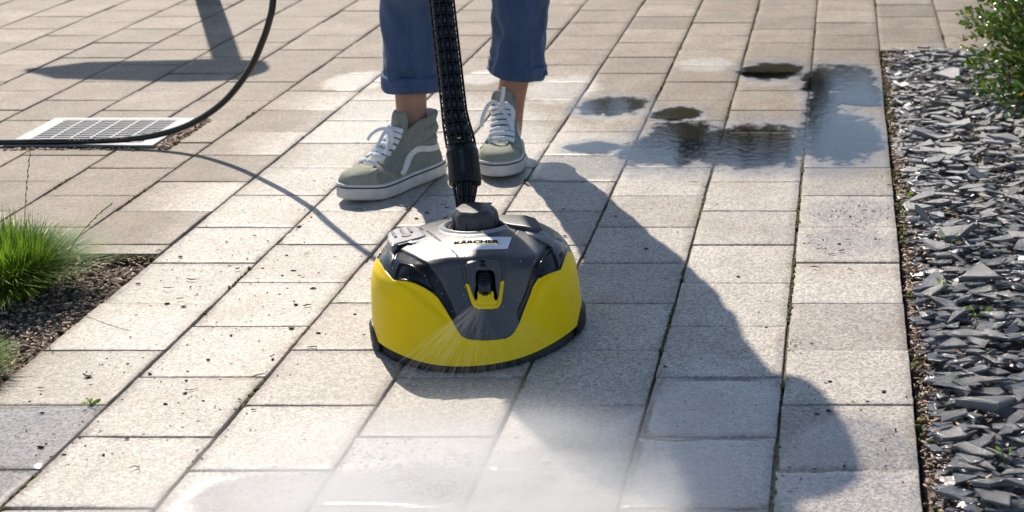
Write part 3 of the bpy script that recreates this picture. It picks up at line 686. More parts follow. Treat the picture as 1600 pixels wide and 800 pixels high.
block(HB, .130, .176, 'handle_housing', M_dgr, cleaner, .004)
HB2 = [on_plane(*c1([q])[0], .168) for q in [(255,150),(330,122),(380,112),(380,135),(320,150),(280,175)]]
block(HB2, .140, .168, 'rear_catch', M_blk, cleaner, .003)
# brush skirt, inner hub, bumpers
NB = 900; a_ = np.linspace(0, 2 * PI, NB, endpoint=False)
pr = 1 + .035 * np.exp(-(((a_ + PI) % (2 * PI) - PI) / R(26)) ** 2)
b = MB(); jit = rng.normal(0, .0007, NB); rj = rng.normal(0, .0004, NB); V_ = []
for r_, z_, s_ in ((.1500, .028, 0), (.1590, .021, .3), (.1625, .010, .8), (.1635, .0012, 1.), (.1570, .0012, 1.)):
    V_.append(np.stack([np.sin(a_) * (r_ + rj * s_) * pr, -np.cos(a_) * (r_ + rj * s_) * pr, np.maximum(.0004, z_ + jit * s_)], -1))
ii = np.arange(NB * 5).reshape(5, NB); qd = np.stack([ii[:-1], np.roll(ii[:-1], -1, 1), np.roll(ii[1:], -1, 1), ii[1:]], -1).reshape(-1, 4)
npmesh('brush_skirt', np.concatenate(V_), qd, M_brs, cleaner, smooth=False)
def polar(a, r_, z): return (math.sin(R(a)) * r_, -math.cos(R(a)) * r_, z)
for sgn, a0, a1 in ((-1, -94, -68), (1, 68, 96)):
    m = MB(); n = 14; rings = []
    for i in range(n + 1):
        u = i / n; a = a0 + (a1 - a0) * u; e = min(1, 4 * u, 4 * (1 - u)) ** .5
        tail = u if sgn < 0 else 1 - u     # the end that reaches to the front tapers low
        zt = .040 - .012 * sstep(tail, .55, 1.); zb = .003
        ro = .1690 + .0060 * e * (1 - .45 * tail)
        rings.append([polar(a, .158, zb), polar(a, ro - .003, zb), polar(a, ro, zb + .005), polar(a, ro, zt - .008), polar(a, ro - .004, zt), polar(a, .162, zt + .001)])
    loft('bumper', rings, M_blk, cleaner, auto=50)
m = MB(); m.tube([(0, 0, .02), (0, 0, .06)], [.13, .12], 48); m.build('rotor_housing', M_blk, cleaner)
# lance: black core, lattice rings, ribs, locking collar and cone
lp = lambda t_: None
def wl(px, py, z):
    x, y, _ = P(px, py, z); x -= CC.x; y -= CC.y; return Vector((x * ca + y * sa, -x * sa + y * ca, z))
L0 = wl(727, 328, .176); L1 = wl(690, 0, .494); LD = (L1 - L0).normalized(); LL = (L1 - L0).length
side = LD.cross(Vector((0, 1, 0))).normalized(); upv = side.cross(LD).normalized()
def LP(s_, bend=0): return L0 + LD * s_ + side * (.006 * math.sin(min(1, s_ / .16) * PI) * (-1) if s_ < .16 else 0)
lance = empty('lance'); lance.parent = cleaner
cone = MB()
cone.tube([LP(-.012), LP(0), LP(.02), LP(.05)], [.010, .011, .0125, .0165], 20)
cone_o = cone.build('cone_nozzle', M_gls, lance)
m = MB()
for k in range(14):
    a = 2 * PI * k / 14; d_ = side * math.cos(a) + upv * math.sin(a)
    m.tube([LP(-.008) + d_ * .0125, LP(.012) + d_ * .0150, LP(.03) + d_ * .0180, LP(.052) + d_ * .0215], [.0012, .0014, .0015, .0015], 6)
def lring(mb, s_, r_, wd=.0013, n=40):
    c_ = LP(s_); mb.tube([c_ - LD * wd, c_ - LD * wd * .5, c_ + LD * wd * .5, c_ + LD * wd], [r_ - .0006, r_ + .0006, r_ + .0006, r_ - .0006], n, cap=False)
lring(m, .020, .0164); lring(m, .000, .0138)
m.build('cone_rib', M_blk, lance)
m = MB(); m.tube([LP(.042), LP(.043), LP(.050), LP(.085), LP(.100), LP(.102), LP(.112)], [.0215, .0265, .0272, .0262, .0272, .0262, .0235], 36); m.build('locking_collar', M_blk, lance)
for a in (-1, 1):
    m = MB(); d_ = side * math.sin(a * .62) - upv * math.cos(a * .62)
    m.tube([LP(.056) + d_ * .0262, LP(.095) + d_ * .0262], [.0016, .0016], 6); m.build('collar_rib', M_blk, lance)
me = text_mesh('KÄRCHER', .0095, .0002)
for v in me.vertices:
    s_ = .0765 + v.co.x; aa = v.co.y / .0264; v.co = LP(s_) + (side * math.sin(aa) - upv * math.cos(aa)) * .0270
link('embossed_lettering', me, M_dgr, lance)
TOP = (1.0 - .494) / LD.z + LL
m = MB(); m.tube([LP(.10), LP(.13), LP(.16), LP(.20), LP(TOP)], [.0205, .0205, .0185, .0178, .0178], 24); m.build('core_pipe', M_gls, lance)
m = MB(); m2 = MB()
rad = lambda s_: .0245 if s_ < .125 else (.0245 - .0035 * min(1, (s_ - .125) / .05))
k = 0; s_ = .112
rs = [.112, .128]
while rs[-1] < TOP: rs.append(rs[-1] + .0218)
for s_ in rs: lring(m, s_, rad(s_) + .0006, .0015)
NR = 12
for k in range(NR):
    a = 2 * PI * k / NR + .13; d_ = side * math.cos(a) + upv * math.sin(a)
    prev = None; pts = [LP(s_) + d_ * rad(s_) for s_ in rs]
    m.tube(pts, [.0015] * len(pts), 6)
    for s_ in rs[1:-1]:    # little lugs inside every cell
        a2 = a + PI / NR; d2 = side * math.cos(a2) + upv * math.sin(a2); p = LP(s_ + .012) + d2 * (rad(s_) - .004)
        m2.tube([p - LD * .006, p + LD * .0], [.0022, .0022], 5)
m.build('lattice_sleeve', M_blk, lance); m2.build('sleeve_lug', M_dgr, lance)
m = MB(); m.box(LP(.118) - upv * .0238, (.005, .002, .0022), Matrix((side, upv, LD)).transposed().to_4x4()); m.build('yellow_mark', M_yel, lance)
# release button frame just above the collar
m = MB(); c_ = LP(.113) - upv * .0245
m.tube([c_ - side * .011 - LD * .001, c_ - side * .007 - LD * .003 - upv * .002, c_ + side * .007 - LD * .003 - upv * .002, c_ + side * .011 - LD * .001], [.0022] * 4, 8); m.build('release_lip', M_blk, lance)
# spray gun grip at the upper end (in the person's hands)
m = MB(); m.tube([LP(TOP - .03), LP(TOP), LP(TOP + .18), LP(TOP + .2)], [.02, .022, .022, .012], 20); g_ = m.build('gun_body', M_blk, lance)
m = MB(); e_ = LP(TOP + .17); m.tube([e_, e_ + Vector((0, .05, -.04)), e_ + Vector((0, .085, -.11))], [.019, .018, .016], 16); m.build('grip', M_yel, lance)
GUN_END = Matrix.Translation(CC) @ Matrix.Rotation(CA, 4, 'Z') @ (e_ + Vector((0, .085, -.11)))
GRIP_LOW = Matrix.Translation(CC) @ Matrix.Rotation(CA, 4, 'Z') @ LP(TOP + .03)
GRIP_HIGH = Matrix.Translation(CC) @ Matrix.Rotation(CA, 4, 'Z') @ (e_ + Vector((0, .06, -.06)))

# beads of water and specks of grit on the shell
bm = bmesh.new(); bmesh.ops.create_icosphere(bm, subdivisions=1, radius=1); iv = np.array([x.co[:] for x in bm.verts]); jf = np.array([[q.index for q in x.verts] for x in bm.faces]); bm.free()
t = NT('bead'); t.bsdf((.75, .72, .55), .05, 0, .8); M_bead = t.m
cand = np.argwhere(facing & (rid != 8) & (rid != 5) & (rid != 9) & (ZZ > .03)); pick = cand[rng.integers(0, len(cand), 200)]; v_ = []; f_ = []
for k, (i, j) in enumerate(pick):
    r_ = rng.uniform(.0003, .0009); v_.append(iv * r_ + Pd[i, j]); f_.append(jf + k * len(iv))
o = npmesh('water_beads', np.concatenate(v_), np.concatenate(f_), M_bead, cleaner); tag(o, kind='stuff')
pick = cand[rng.integers(0, len(cand), 70)]; v_ = []; f_ = []
for k, (i, j) in enumerate(pick):
    r_ = rng.uniform(.0002, .0006); v_.append(iv * r_ * rng.uniform(.6, 1.6, 3) + Pd[i, j]); f_.append(jf + k * len(iv))
o = npmesh('dirt_specks', np.concatenate(v_), np.concatenate(f_), M_crumb, cleaner); tag(o, kind='stuff')
# ------------------------------------------------------------------ hose and drain grate
M_rub = simple('black_rubber', (.014, .014, .015), .33, var=.2, bump=.05)
M_prt = simple('faded_print', (.16, .16, .16), .6)
hp = [(-8.5, 2.9, .010), (-5.0, 3.2, .010), (-3.2, 3.36, .010), (-2.6, 3.43, .009), (-2.2, 3.41, .0085), (-1.977, 3.404, .0095), (-1.856, 3.401, .0125), (-1.75, 3.399, .0145), (-1.674, 3.398, .019), (-1.598, 3.397, .031), (-1.513, 3.385, .061), (-1.417, 3.352, .122), (-1.334, 3.313, .205), (-1.289, 3.297, .274), (-1.267, 3.291, .318), (-1.252, 3.292, .366),
      (-1.235, 3.31, .50), (-1.19, 3.34, .72), (-1.06, 3.30, .88), tuple(GUN_END + Vector((-.06, .12, -.08))), tuple(GUN_END)]
hc = catmull(hp, 10)
m = MB(); m.tube(hc, .0072, 16); hose = m.build('hose', M_rub); tag(hose, 'black high pressure hose lying across the drain grate and rising in a curve', 'hose')
m = MB()
for i0, i1 in ((64, 82), (102, 120)):
    for i in range(i0, i1, 1):
        if rng.random() < .72:
            a = Vector(hc[i]); b_ = Vector(hc[i + 1]); d_ = (b_ - a); v_ = Vector((0, -.80, .6)); q = a + v_ * .0071
            m.tube([q, q + d_ * rng.uniform(.25, .6)], [.0011, .0011], 5)
m.build('print_mark', M_prt, hose)

M_gal = simple('galvanised_steel', (.27, .28, .29), .6, .1, var=.12, scale=60, bump=.1)
M_pit = simple('drain_shade', (.012, .012, .012), .9)  # near-black colour that paints in the shade of the drain pit
GX0, GX1, GY0, GY1 = -1.965, -1.618, 3.395, 3.64
grate = empty('drain_grate', ((GX0 + GX1) / 2, (GY0 + GY1) / 2, 0)); tag(grate, 'galvanised steel drain grate set in the paving at the left, under the black hose', 'drain grate')
gx, gy = (GX1 - GX0) / 2, (GY1 - GY0) / 2
m = MB(); fw_ = .020; zt = .0045
m.box((0, gy - fw_ / 2, zt / 2 + .001), (2 * gx, fw_, zt)); m.box((0, -gy + fw_ / 2, zt / 2 + .001), (2 * gx, fw_, zt))
m.box((gx - .0175, 0, zt / 2 + .0008), (.035, 2 * gy - 2 * fw_, zt)); m.box((-gx + .0175, 0, zt / 2 + .0008), (.035, 2 * gy - 2 * fw_, zt))
m.build('frame', M_gal, grate, smooth=False)
m = MB(); m.box((0, 0, .0012), (2 * gx + .012, 2 * gy + .012, .0016)); m.build('pit_shade', M_pit, grate, smooth=False)  # solid plate under the bars; its dark colour stands in for the pit's shade
m = MB(); ny = 13; iy = gy - fw_; ix = gx - .035
for i in range(ny): m.box((0, -iy + (i + .5) * 2 * iy / ny, .0038), (2 * ix, .0052, .003))
for i in range(1, 6): m.box((-ix + i * 2 * ix / 6, 0, .0041), (.005, 2 * iy, .0038))
m.build('bars', M_gal, grate, smooth=False)
def samp3():
    u = rng.random(); 
    if u < .75: return GX1 + .012 + rng.uniform(0, .03), rng.uniform(GY0 - .01, GY1), .001 + rng.uniform(0, .005)
    return rng.uniform(GX0, GX1), GY0 - .012 - rng.uniform(0, .012), .001
litter('dry_leaf_bits', 520, samp3, .004, .015, M_mulch, 'dry leaf bits and grit gathered along the edge of the drain grate', 'leaf litter', .15)

# ------------------------------------------------------------------ person
M_jean = None
t = NT('denim'); co = t.obj_co(); mpn = t.n('ShaderNodeMapping'); mpn.inputs['Scale'].default_value = (1, 1, .35); t.l(co, mpn.inputs[0])
wv1 = t.noise(900, 2, .5, mpn.outputs[0]); wv2 = t.noise(22, 6, .65, mpn.outputs[0])
dc = t.mix(t.ramp(wv2, .3, .7), (.020, .048, .125), (.045, .088, .20)); dc = t.mix(t.ramp(wv1, .5, .75), dc, (.09, .13, .23))
t.bsdf(dc, .9, bump=wv1, bstr=.5, bdist=.0008, Sheen_Weight=.25, Sheen_Roughness=.5); M_jean = t.m
t = NT('skin'); co = t.obj_co(); sk = t.noise(25, 4, .6, co)
t.bsdf(t.mix(t.ramp(sk, .3, .7), (.43, .20, .11), (.54, .27, .16)), .48, bump=t.noise(700, 3, .6, co), bstr=.15, bdist=.0006, Subsurface_Weight=.12, Subsurface_Scale=.01); t.b.inputs['Subsurface Radius'].default_value = (1, .35, .2); M_skin = t.m
M_can = simple('sage_canvas', (.225, .235, .20), .85, var=.12, scale=60, bump=.5, bscale=900, bdist=.0006)
M_sue = simple('sage_suede', (.29, .30, .235), .9, var=.10, scale=90, bump=.3, bscale=1200, bdist=.0004)
M_sole = simple('white_rubber', (.62, .61, .60), .5, var=.10, scale=40, bump=.05)
M_navy = simple('navy_rubber', (.012, .016, .035), .5)
M_lace = simple('white_lace', (.76, .77, .80), .85, var=.04, bump=.5, bscale=1500, bdist=.0004)
M_lin = simple('cream_lining', (.62, .56, .50), .9)
M_strp = simple('white_leather', (.70, .69, .66), .5, var=.06, bump=.1)
M_shirt = simple('grey_jersey', (.30, .31, .33), .9); M_hair = simple('brown_hair', (.05, .03, .018), .5)

HIP = Vector((-.80, 3.30, .93))
person = empty('person', (-.85, 3.28, 0)); PO = Vector((-.85, 3.28, 0))
tag(person, 'person in rolled up blue jeans and sage green high top sneakers behind the cleaner', 'person')
# left in the photo / right in the photo
LEG = {'a': [(-.936, 3.160, .055), (-.942, 3.180, .12), (-.945, 3.205, .197), (-.925, 3.20, .38), (-.895, 3.16, .50), (-.875, 3.23, .72), (-.885, 3.30, .90)],
       'b': [(-.772, 3.350, .055), (-.768, 3.365, .12), (-.752, 3.39, .184), (-.722, 3.36, .37), (-.700, 3.31, .50), (-.700, 3.30, .72), (-.715, 3.31, .90)]}
def skin_body():
    V_, E_, R_ = [], [], []
    def ad(p, r, par):
        V_.append(Vector(p) - PO); R_.append(r); i = len(V_) - 1
        if par is not None: E_.append((par, i))
        return i
    root = ad((-.80, 3.31, .95), (.13, .09), None); ab = ad((-.80, 3.32, 1.10), (.11, .08), root); ch = ad((-.80, 3.25, 1.30), (.125, .09), ab)
    nk = ad((-.80, 3.20, 1.44), (.07, .06), ch); n2 = ad((-.80, 3.16, 1.52), (.05, .05), nk); h1 = ad((-.80, 3.12, 1.58), (.065, .075), n2); h2 = ad((-.80, 3.11, 1.66), (.076, .092), h1); ad((-.80, 3.12, 1.73), (.06, .07), h2)
    for kx, key in ((-1, 'a'), (1, 'b')):
        pts = LEG[key]; hp_ = ad(pts[6], .082, root); q = ad(pts[5], .072, hp_); q = ad(pts[4], .053, q); q = ad(pts[3], .050, q); q = ad(pts[2], .0365, q); q = ad(pts[1], .0345, q); q = ad(pts[0], .034, q)
        dirn = Vector((-.55, -.83, 0)) if key == 'a' else Vector((.15, -.99, 0)); q = ad(Vector(pts[0]) + dirn * .06 - Vector((0, 0, .012)), (.034, .026), q); ad(Vector(pts[0]) + dirn * .145 - Vector((0, 0, .022)), (.032, .016), q)
    hands = {-1: GRIP_LOW + Vector((-.025, .012, 0)), 1: GRIP_HIGH + Vector((.012, .02, 0))}
    for sx in (-1, 1):
        sh_ = ad((-.80 + sx * .155, 3.21, 1.425), .05, nk); wr = hands[sx] + Vector((sx * .045, .055, .035))
        el_ = (Vector(V_[sh_]) + PO + wr) / 2 + Vector((sx * .10, .10, -.06)); el = ad(el_, .038, sh_); w_ = ad(wr, (.026, .022), el); pl_ = ad(hands[sx] + Vector((sx * .022, .022, .012)), (.034, .018), w_)
        for k, (L_, off_) in enumerate(((.072, .030), (.080, .010), (.076, -.010), (.060, -.030))):
            b0 = hands[sx] + Vector((sx * .02, -.004, .0)) + LDW * off_; f1 = ad(b0, .009, pl_)
            f2 = ad(b0 + Vector((-sx * .012, -.026, -.002)), .0085, f1); ad(b0 + Vector((-sx * (.012 + L_ * .38), -.022, -.004)), .0075, f2)
        th0 = ad(hands[sx] + Vector((sx * .006, .030, .0)) + LDW * .034, .0105, pl_); ad(hands[sx] + Vector((-sx * .020, .022, .002)) + LDW * .040, .009, th0)
    me = bpy.data.meshes.new('body'); me.from_pydata(V_, E_, []); me.update()
    o = bpy.data.objects.new('body', me); col.objects.link(o)
    md = o.modifiers.new('s', 'SKIN'); 
    for i, r_ in enumerate(R_):
        r_ = r_ if isinstance(r_, tuple) else (r_, r_); me.skin_vertices[0].data[i].radius = r_
    me.skin_vertices[0].data[0].use_root = True; md.use_smooth_shade = True
    s_ = o.modifiers.new('u', 'SUBSURF'); s_.levels = 2; s_.render_levels = 2
    dg = bpy.context.evaluated_depsgraph_get(); dg.update(); m2_ = bpy.data.meshes.new_from_object(o.evaluated_get(dg)); bpy.data.objects.remove(o)
    # shape a face: nose, mouth, eye hollows
    for v in m2_.vertices:
        x, y, z = v.co + PO; x += .80
        z -= .02; y += .11
        if z > 1.53 and y < 3.24:
            v.co.y -= .020 * math.exp(-((x / .012) ** 2 + ((z - 1.605) / .022) ** 2)); v.co.y += .007 * (math.exp(-(((x - .03) / .015) ** 2 + ((z - 1.635) / .012) ** 2)) + math.exp(-(((x + .03) / .015) ** 2 + ((z - 1.635) / .012) ** 2)))
            v.co.y -= .005 * math.exp(-((x / .022) ** 2 + ((z - 1.572) / .008) ** 2))
    return link('body', m2_, M_skin, person)
LDW = (Matrix.Rotation(CA, 3, 'Z') @ LD).normalized()
body = skin_body()
def ring_pts(c, ax, rx, ry, n=96, wr=0, seed=0, amp=0):
    """a ring round the axis ax at c with wrinkles"""
    ax = Vector(ax).normalized(); u = Vector((1, 0, 0)); u = (u - ax * u.dot(ax)).normalized(); v_ = ax.cross(u); out = []
    for k in range(n):
        a = 2 * PI * k / n; q = Vector((math.cos(a) * rx, math.sin(a) * ry, 0)); p = c + u * q.x + v_ * q.y
        d_ = amp * noise.noise((math.cos(a) * 1.6 + seed, math.sin(a) * 1.6, p.z * 9 + seed)) + amp * .7 * noise.noise((math.cos(a) * 2.3 + p.z * 22 + seed, math.sin(a) * 2.3 - p.z * 16, p.z * 20 + seed))
        out.append(p + (p - c).normalized() * d_)
    return out
jeans_rings = {}
def trouser(key, top):
    pts = catmull(LEG[key][2:], 14); rings = []; seed = 3 if key == 'a' else 11; n = len(pts)
    for i, p in enumerate(pts):
        z = p[2]
        rx = np.interp(z, [.18, .24, .40, .50, .70, .90], [.058, .0575, .066, .072, .088, .095]); ry = rx * np.interp(z, [.18, .4, .9], [.92, .98, 1.05])
        amp = np.interp(z, [.18, .23, .30, .5], [.013, .010, .007, .006]); c = Vector(p) - PO; ax = Vector(pts[min(i + 1, n - 1)]) - Vector(pts[max(i - 1, 0)])
        r_ = ring_pts(c, ax, rx, ry, 96, amp=amp, seed=seed)
        # a sharp fold running down towards the inner seam, as cotton buckles above a roll-up
        for k in range(96):
            a = 2 * PI * k / 96; ang = (a - PI * 1.5 + PI) % (2 * PI) - PI
            tgt = (.75 if key == 'a' else -.75) * (1 - (z - .19) / .16)
            g_ = math.exp(-((ang - tgt) / .16) ** 2) * math.exp(-((z - .25) / .06) ** 2); d_ = (r_[k] - c).normalized(); r_[k] = r_[k] + d_ * (.006 * g_) - d_ * .004 * math.exp(-((ang - tgt - .25) / .16) ** 2) * math.exp(-((z - .25) / .06) ** 2)
        rings.append(r_)
    return rings
def loft2(name, ringset, m, parent, closed_ends=(0, 0)):
    b = MB()
    for rings in ringset:
        n = len(rings[0]); o_ = len(b.v); b.v += [tuple(p) for r_ in rings for p in r_]
        for i in range(len(rings) - 1):
            for k in range(n): b.f.append((o_ + i * n + k, o_ + i * n + (k + 1) % n, o_ + (i + 1) * n + (k + 1) % n, o_ + (i + 1) * n + k))
        if closed_ends[1]: b.f.append(tuple(o_ + (len(rings) - 1) * n + k for k in range(n)))
    return b.build(name, m, parent, auto=60)
# hips
hips = []
for z, rx, ry in ((.80, .165, .105), (.86, .178, .115), (.92, .182, .12), (1.0, .165, .112), (1.06, .145, .10)):
    hips.append([Vector((-.80 + math.cos(2 * PI * k / 96) * rx, 3.305 + math.sin(2 * PI * k / 96) * ry, z)) - PO for k in range(96)])
jeans = loft2('jeans', [trouser('a', 0), trouser('b', 0), hips], M_jean, person)
for key, axc in (('a', (.06, 0, 1)), ('b', (.2, -.05, 1))):
    c0 = Vector(LEG[key][2]) - PO; ax = Vector(axc).normalized(); tilt = Vector((0, 0, 0)); seed = 5 if key == 'a' else 17; rings = []
    for (h_, dr) in ((-.002, -.004), (-.007, .000), (-.0095, .003), (-.009, .0062), (-.004, .0085), (.006, .0080), (.014, .0086), (.020, .0085), (.0245, .0070), (.0255, .004), (.0235, .001), (.018, -.001)):
        r_ = ring_pts(c0 + ax * h_, ax, .0565 + dr * .85, .052 + dr * .85, 96, amp=.006, seed=seed)
        r_ = [p + Vector((0, 0, .0022 * math.sin(3 * math.atan2(p.y - c0.y, p.x - c0.x) + seed))) for p in r_]; rings.append(r_)
    cf_ = loft2('cuff', [rings], M_jean, jeans)
    m = MB(); rr_ = [ring_pts(c0 + ax * .0055, ax, .0640, .0595, 96, amp=.006, seed=seed)][0]; 
    for k in range(0, 96, 1): m.tube([rr_[k] , rr_[k] + (rr_[(k + 1) % 96] - rr_[k]) * .55], [.0005, .0005], 4)
    m.build('stitching', M_prt, cf_)
sh_r = []
for z, rx, ry, yo in ((.99, .178, .12, 3.31), (1.08, .155, .11, 3.31), (1.18, .155, .112, 3.29), (1.30, .17, .118, 3.25), (1.39, .172, .105, 3.215), (1.44, .14, .08, 3.20), (1.47, .08, .07, 3.19)):
    sh_r.append([Vector((-.80 + math.cos(2 * PI * k / 64) * rx, yo + math.sin(2 * PI * k / 64) * ry, z)) - PO for k in range(64)])
loft2('shirt', [sh_r], M_shirt, person)
m = MB(); bm = bmesh.new(); bmesh.ops.create_uvsphere(bm, u_segments=32, v_segments=20, radius=1)
for v in bm.verts: v.co = Vector((v.co.x * .092, v.co.y * .108 + .02, v.co.z * .115 + .03)) + Vector((-.80, 3.125, 1.665)) - PO; v.co.z -= (.10 if v.co.y + PO.y > 3.15 and v.co.z < 1.66 else 0); v.co.y = max(v.co.y, (3.08 - PO.y) if v.co.z < 1.70 else -9)
me = bpy.data.meshes.new('hair'); bm.to_mesh(me); bm.free(); me.polygons.foreach_set('use_smooth', [True] * len(me.polygons)); link('hair', me, M_hair, person)

# sneakers: local frame, heel at y=0, toe towards -y, x to the side; built as stacked outlines
def outline(z, L, n=72, grow=0., kind='upper'):
    """plan outline at height z: list of (x,y)"""
    zz = [.0, .030, .040, .050, .058, .064, .070, .080, .095, .110, .125, .140]
    Fz = np.interp(z, zz, [.276, .279, .276, .268, .250, .226, .200, .175, .150, .134, .124, .118]) * L / .28
    Bz = np.interp(z, zz, [.004, .000, .001, .003, .006, .008, .009, .010, .008, .005, .004, .004])
    W = np.interp(z, zz, [.049, .0495, .049, .0475, .044, .040, .038, .0375, .0365, .036, .0365, .0375])
    out = []; Ln = Fz - Bz
    for k in range(n):
        a = 2 * PI * k / n; cy_ = math.cos(a); sx_ = math.sin(a)
        u = (1 + cy_) / 2                       # 0 heel .. 1 toe
        yv = Bz - grow + (Ln + 2 * grow) * u
        prof = np.interp(yv / (.28 * L / .28), [-.05, 0, .1, .25, .45, .62, .75, .9, 1.0, 1.1], [.60, .64, .70, .70, .76, .93, 1.0, .93, .80, .7])
        e = abs(sx_) ** .62 
        xx_ = (W * prof + grow) * e * (1 if sx_ > 0 else -1); xx_ += .006 * math.exp(-((yv / L - .75) / .2) ** 2) * (1 if kind else 0)
        out.append((xx_, -yv))
    return out
def sneaker(loc, rz, label, mirror=1):
    L = .266
    def X(p): return Vector((p[0] * mirror, p[1], p[2]))
    sh = empty('sneaker', Vector(loc) - PO, rz); sh.parent = person; sh['label'] = label
    def ringsm(zs, grows, kind='upper', spring=True):
        rs = []
        for z, g_ in zip(zs, grows):
            r_ = []
            for (x, y) in outline(max(z, .03) if kind == 'sole' else z, L, grow=g_, kind='upper'):
                toe = sstep(-y / L, .72, 1.05) * .010 if spring else 0
                r_.append(X((x, y, z + toe)))
            rs.append(r_)
        return rs
    def solid(name, rs, m, par, auto=40):
        b = MB(); n = len(rs[0]); b.v = [tuple(p) for r_ in rs for p in r_]
        for i in range(len(rs) - 1):
            for k in range(n):
                q = (i * n + k, i * n + (k + 1) % n, (i + 1) * n + (k + 1) % n, (i + 1) * n + k); b.f.append(q if mirror > 0 else q[::-1])
        b.f.append(tuple(range(n))); b.f.append(tuple((len(rs) - 1) * n + k for k in range(n)))
        o = b.build(name, m, par, auto=auto); bm = bmesh.new(); bm.from_mesh(o.data); bmesh.ops.recalc_face_normals(bm, faces=bm.faces); bm.to_mesh(o.data); bm.free(); return o
    sole = solid('sole', ringsm([.001, .003, .006, .030, .034, .0345], [.000, .004, .006, .0045, .0042, .002], 'sole'), M_sole, sh)
    solid('sole_line', ringsm([.0262, .0264, .0292, .0294], [.0045, .0062, .0060, .004], 'sole'), M_navy, sole)
    # upper
    zs = list(np.linspace(.030, .058, 8)) + list(np.linspace(.061, .080, 7)) + list(np.linspace(.086, .136, 14))
    rs = []
    for z in zs:
        o_ = outline(z, L); r_ = []
        for (x, y) in o_:
            toe = sstep(-y / L, .72, 1.05) * .010; k_ = -y / L
            puff = .0016 * math.sin((z - .075) / .0125 * PI) * (1 if z > .08 else 0) * (1 - sstep(k_, .12, .3))    # padded collar bands
            col_ = .010 * (1 - sstep(k_, .0, .22)) * sstep(z, .10, .136) - .014 * sstep(k_, .24, .40) * sstep(z, .11, .136)
            dx = (x / max(1e-6, abs(x))) * puff if abs(x) > .005 else 0; dy = puff if abs(x) <= .03 and k_ < .1 else 0
            r_.append(X((x + dx, y + dy, z + toe + col_)))
        rs.append(r_)
    # collar rim rolls inwards and down: an opening, not a lid
    last = rs[-1]; cen = sum(last, Vector()) / len(last)
    for f_, dz in ((.93, .0015), (.86, -.001), (.82, -.012), (.80, -.035)): rs.append([cen + (p - cen) * f_ + Vector((0, 0, p.z - cen.z + dz)) - Vector((0, 0, (p.z - cen.z) * f_)) for p in last])
    b = MB(); n = len(rs[0]); b.v = [tuple(p) for r_ in rs for p in r_]
    for i in range(len(rs) - 1):
        for k in range(n):
            q = (i * n + k, i * n + (k + 1) % n, (i + 1) * n + (k + 1) % n, (i + 1) * n + k); b.f.append(q if mirror < 0 else q[::-1])
    nr0 = len(rs); up_ = b.build('upper', M_can, sh, auto=70)
    m = MB(); nr = len(rs); i0 = nr - 5; ci = [tuple(p + Vector((0, 0, .0006))) for r_ in rs[i0 + 1:] for p in r_]
    m.add([tuple(cen + (Vector(p) - cen) * .985) for p in ci], [((i) * n + k, i * n + (k + 1) % n, (i + 1) * n + (k + 1) % n, (i + 1) * n + k) for i in range(3) for k in range(n)]); m.build('lining', M_lin, up_)
    # surface lookup
    def side_pt(y, z, s_, lift=.0008):
        o_ = outline(z, L); n = len(o_); best = 1e9; bp = None
        for k in range(n):
            (x0, y0), (x1, y1) = o_[k], o_[(k + 1) % n]
            if (x0 + x1) * s_ <= 0 or (y0 - y) * (y1 - y) > 0 or y0 == y1: continue
            f_ = (y - y0) / (y1 - y0); xx_ = x0 + (x1 - x0) * f_; bp = xx_
        if bp is None: return None
        return X((bp + s_ * lift, y, z + sstep(-y / L, .72, 1.05) * .010))
    def zsurf(x, y):
        """top height over the vamp at (x,y)"""
        for z in np.linspace(.134, .032, 80):
            o_ = outline(z, L); F_ = max(-q[1] for q in o_); 
            if -y <= F_:
                sp_ = [q for q in o_ if abs(q[1] - y) < .008 and q[0] * (1 if x >= 0 else -1) > 0]
                if sp_ and abs(x) <= max(abs(q[0]) for q in sp_): return z + sstep(-y / L, .72, 1.05) * .010
        return .034
    # suede toe cap and eyestay: thin shells a millimetre proud
    def vamp_patch(name, y0, y1, wf, m, par, lift=.0012, nx=18, ny=14):
        vs = []; fs = []
        for j in range(ny + 1):
            y = y0 + (y1 - y0) * j / ny; wd = wf(j / ny)
            for i in range(nx + 1):
                x = wd * (i / nx * 2 - 1) + .005; vs.append(X((x, y, zsurf(x, y) + lift)))
        for j in range(ny):
            for i in range(nx): a = j * (nx + 1) + i; fs.append((a, a + 1, a + nx + 2, a + nx + 1))
        o = mesh(name, vs, fs, m, par); sm = bmesh.new(); sm.from_mesh(o.data)
        for _ in range(3): bmesh.ops.smooth_vert(sm, verts=sm.verts[:], factor=.5, use_axis_x=True, use_axis_y=True, use_axis_z=True)
        sm.to_mesh(o.data); sm.free(); md = o.modifiers.new('t', 'SOLIDIFY'); md.thickness = .0016; md.offset = 0; return o
    vs_ = [Vector(p) for p in b.v]; fs_ = [f for f in b.f if (sum(-vs_[i].y for i in f) / 4) > .198 + 5 * (sum(vs_[i].x * mirror - .004 for i in f) / 4) ** 2 and max(f) < (nr0 - 5) * n]
    uu = sorted({i for f in fs_ for i in f}); mp_ = {i: k for k, i in enumerate(uu)}; nn_ = {i: (vs_[i] - Vector((.004 * mirror, -.20, .02))).normalized() for i in uu}
    tc = mesh('toe_cap', [vs_[i] + nn_[i] * .0012 for i in uu], [tuple(mp_[i] for i in f) for f in fs_], M_sue, up_); md = tc.modifiers.new('t', 'SOLIDIFY'); md.thickness = .0012; md.offset = 0
